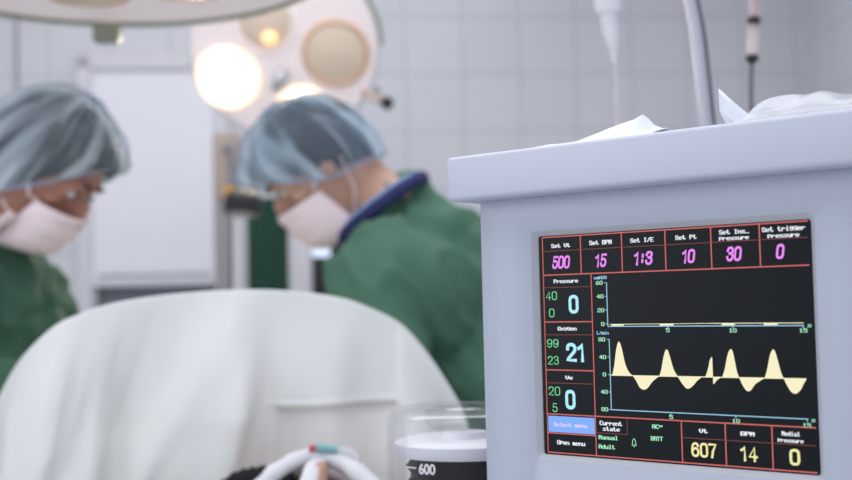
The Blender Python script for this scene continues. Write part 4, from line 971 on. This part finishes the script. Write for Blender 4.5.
bm = bmesh.new(); box(bm, (ep.x+.01, 3.38, .02), (.16, .3, .04), bevel=.015); obj('base', bm, MT['greymetal'], col)
bm = bmesh.new(); p_ = at(224, 150, 3.33); tube(bm, smoothpts([V((p_.x, 3.35, p_.z)), p_+V((.02, -.02, .01)), at(231, 165, 3.3), at(230, 186, 3.3)], 6), .008, 10); obj('cable', bm, MT['shade'], col)
# black examination lamp in front of the column
bl = at(243, 204, 2.9)
ex = thing('examination_lamp', bl, 'small black round lamp with pale underside, in front of the column with the yellow tag', 'lamp')
mlb = Matrix.Translation(bl) @ Matrix.Rotation(R(-7), 4, 'X') @ Matrix.Rotation(R(4), 4, 'Y')
bm = bmesh.new(); lathe(bm, [(.046, -.026), (.047, -.006), (.046, .012), (.038, .026), (.024, .034), (.001, .036)], mlb, 40); obj('housing', bm, MT['black'], ex)
bm = bmesh.new(); lathe(bm, [(.001, -.029), (.03, -.0285), (.038, -.027), (.040, -.024)], mlb, 40, False); tag(obj('lens', bm, mat('pale_lens', s2l(188, 184, 180), .3), ex), 'pale round lens')
for s in (-.018, .018):
    bm = bmesh.new(); box(bm, (s, 0, .04), (.01, .014, .018), mlb, .002); obj('lug', bm, MT['black'], ex)
bm = bmesh.new(); tube(bm, smoothpts([bl+V((0, .02, .03)), bl+V((.0, .12, .1)), bl+V((-.02, .34, .08)), V((ep.x+.015, 3.36, bl.z+.06))], 8), .008, 10); obj('arm', bm, MT['greymetal'], ex)
# privacy screen with dark green cloth
sc_l = at(248, 250, 3.6); sc_r = at(289, 250, 3.6); z_t = at(268, 198, 3.6).z
ps = thing('privacy_screen', ((sc_l.x+sc_r.x)/2, 3.6, 0), 'standing screen with dark green cloth between white posts, behind the bending person', 'screen')
bm = bmesh.new(); n_ = 24; vs = []
for i in range(n_+1):
    x = sc_l.x+(sc_r.x-sc_l.x)*i/n_; vs.append([bm.verts.new((x, 3.6+.006*math.sin(i*1.7), z)) for z in (.25, z_t)])
for a, b in zip(vs, vs[1:]): bm.faces.new((a[0], b[0], b[1], a[1]))
c_ = obj('cloth_panel', bm, MT['darkgreen'], ps); md = c_.modifiers.new('s', 'SOLIDIFY'); md.thickness = .004
xl = at(289, 250, 3.6).x; xr = at(310, 250, 3.6).x
bm = bmesh.new(); box(bm, ((xl+xr)/2, 3.6, .02+z_t/2), (xr-xl, .05, z_t-.0), bevel=.006); obj('post', bm, MT['white'], ps)
bm = bmesh.new(); box(bm, (sc_l.x-.012, 3.6, .02+z_t/2), (.02, .04, z_t), bevel=.004); obj('post', bm, MT['white'], ps)
bm = bmesh.new(); box(bm, ((sc_l.x+xr)/2, 3.6, z_t+.03), (xr-sc_l.x+.03, .04, .03), bevel=.006); obj('top_rail', bm, MT['white'], ps)
bm = bmesh.new(); box(bm, ((sc_l.x+xr)/2, 3.6, .02), (xr-sc_l.x+.04, .2, .04), bevel=.01); obj('base', bm, MT['greymetal'], ps)
# distant monitor
mo = at(324, 262, 3.38)
mon = thing('monitor', (mo.x, 3.38, 0), 'small black monitor with pale blue lit display, low behind the bending person\'s mask', 'monitor')
bm = bmesh.new(); box(bm, (mo.x+.01, 3.38, mo.z-.03), (.085, .05, .17), bevel=.006); obj('housing', bm, MT['black'], mon)
q_ = at(321, 251, 3.35); bm = bmesh.new(); box(bm, (q_.x, 3.354, q_.z), (.05, .006, .034), bevel=.002); obj('display', bm, flat_emit('pale_blue_display', (215, 230, 255), 1.3), mon)
bm = bmesh.new(); tube(bm, [V((mo.x, 3.38, .03)), V((mo.x, 3.38, mo.z-.1))], .015, 14); box(bm, (mo.x+.02, 3.38, .02), (.16, .2, .04), bevel=.01); obj('stand', bm, MT['greymetal'], mon)

# ------------------------------------------------------------------ drips and flexible arm behind the ventilator
def drip(top, bottom_z, parts, label, y, name):
    t = thing(name, (top.x, y, 2.9), label, 'drip set'); return t
d1 = at(607, 0, 1.7); d1b = at(614.5, 62, 1.7); d1c = at(617.5, 120, 1.7)
t = thing('infusion_drip', (d1.x, 1.7, 2.9), 'clear plastic drip chamber with thin tube, left of the grey flexible arm', 'drip set')
axd = (d1b-d1).normalized(); mdp = lamp_disc_matrix(d1, axd)
L1 = (d1b-d1).length
bm = bmesh.new(); lathe(bm, [(.001, -.05), (.018, -.048), (.019, .012), (.016, .02), (.001, .021)], mdp, 28); obj('bottle_neck', bm, MT['dripclear'], t)
bm = bmesh.new(); lathe(bm, [(.001, .012), (.0125, .013), (.012, L1*.5), (.008, L1*.75), (.0045, L1*.8), (.004, L1), (.001, L1)], mdp, 24); obj('drip_chamber', bm, MT['dripclear'], t)
bm = bmesh.new(); tube(bm, smoothpts([d1b+V((0, 0, .004)), d1b.lerp(d1c, .5)+V((.001, 0, 0)), d1c, d1c+V((.01, 0, -.2)), V((d1c.x-.05, 1.62, 1.05))], 8), .0014, 8); obj('drip_tube', bm, MT['tubeclear'], t)
bm = bmesh.new(); tp = d1-axd*.05; box(bm, (tp.x-.01, 1.7, tp.z+.13), (.11, .04, .25), bevel=.018, seg=3); obj('infusion_bag', bm, MT['dripclear'], t)
bm = bmesh.new(); tube(bm, [V((tp.x-.01, 1.7, tp.z+.25)), V((tp.x-.01, 1.7, 2.9))], .004, 8); obj('hanger_rod', bm, MT['steel'], t)
e1 = at(753.5, -3, 1.6); 
t = thing('infusion_drip', (e1.x, 1.6, 2.9), 'pinkish drip chamber between two black bands under a red tube, behind the ventilator lid', 'drip set')
P = lambda a, b: at(a, b, 1.6)
bm = bmesh.new(); tube(bm, [P(754, -8), P(754.5, 16)], .0065, 14); obj('upper_tube', bm, MT['pinkclear'], t)
bm = bmesh.new(); tube(bm, [P(754.3, -8), P(754.6, 17)], .0028, 10); tag(obj('fluid_line', bm, MT['redfluid'], t), 'red fluid inside the upper tube')
bm = bmesh.new(); tube(bm, [P(753.4, 18.5), P(753.4, 25)], [.0095, .0085], 16); tube(bm, [P(753.4, 25), P(753.3, 29)], .003, 10); obj('band', bm, MT['black'], t)
bm = bmesh.new(); tube(bm, [P(753.2, 24), P(752, 57)], .0082, 18); obj('drip_chamber', bm, MT['pinkclear'], t)
bm = bmesh.new(); tube(bm, [P(752, 54), P(752, 57), P(751.9, 60), P(751.8, 63)], [.007, .0092, .009, .005], 16); obj('band', bm, MT['black'], t)
bm = bmesh.new(); lo = P(751.8, 120); tube(bm, smoothpts([P(751.8, 62), P(751, 90), lo, lo+V((0, 0, -.15)), V((lo.x-.05, 1.52, 1.05))], 8), .003, 8); tag(obj('drip_tube', bm, MT['darktube'], t), 'dark grey tube')
bm = bmesh.new(); tp = P(754, -8); box(bm, (tp.x, 1.6, tp.z+.12), (.10, .035, .22), bevel=.015, seg=3); obj('infusion_bag', bm, MT['dripclear'], t)
bm = bmesh.new(); tube(bm, [V((tp.x, 1.6, tp.z+.22)), V((tp.x, 1.6, 2.9))], .004, 8); obj('hanger_rod', bm, MT['steel'], t)
# flexible arm
fa = thing('flexible_arm', (at(712, 200, 1.35).x, 1.35, 0), 'grey flexible metal arm leaning left as it rises behind the ventilator lid', 'arm')
pts = smoothpts([at(722, 240, 1.35), at(714, 180, 1.35), at(706.5, 122, 1.35), at(701.5, 75, 1.35), at(696.5, 32, 1.35), at(690, 0, 1.35), at(678, -50, 1.35), at(655, -110, 1.35)], 14)
bm = bmesh.new(); tube(bm, pts, [.0078-.0012*min(1, i/len(pts)) + .0003*(i % 2) for i in range(len(pts))], 16); obj('arm_tube', bm, MT['armgrey'], fa)
bm = bmesh.new(); tube(bm, [p + V((.0072, -.003, 0)) for p in pts], .0028, 8); tag(obj('cable', bm, MT['darktube'], fa), 'dark cable along the arm')
b0 = pts[0]; bm = bmesh.new(); tube(bm, [V((b0.x, 1.35, .03)), V((b0.x, 1.35, b0.z+.005))], .012, 16); box(bm, (b0.x, 1.35, .02), (.3, .3, .04), bevel=.01); obj('floor_stand', bm, MT['greymetal'], fa)
e_ = pts[-1]; bm = bmesh.new(); ell(bm, e_, (.02, .02, .02)); obj('clamp', bm, MT['black'], fa)
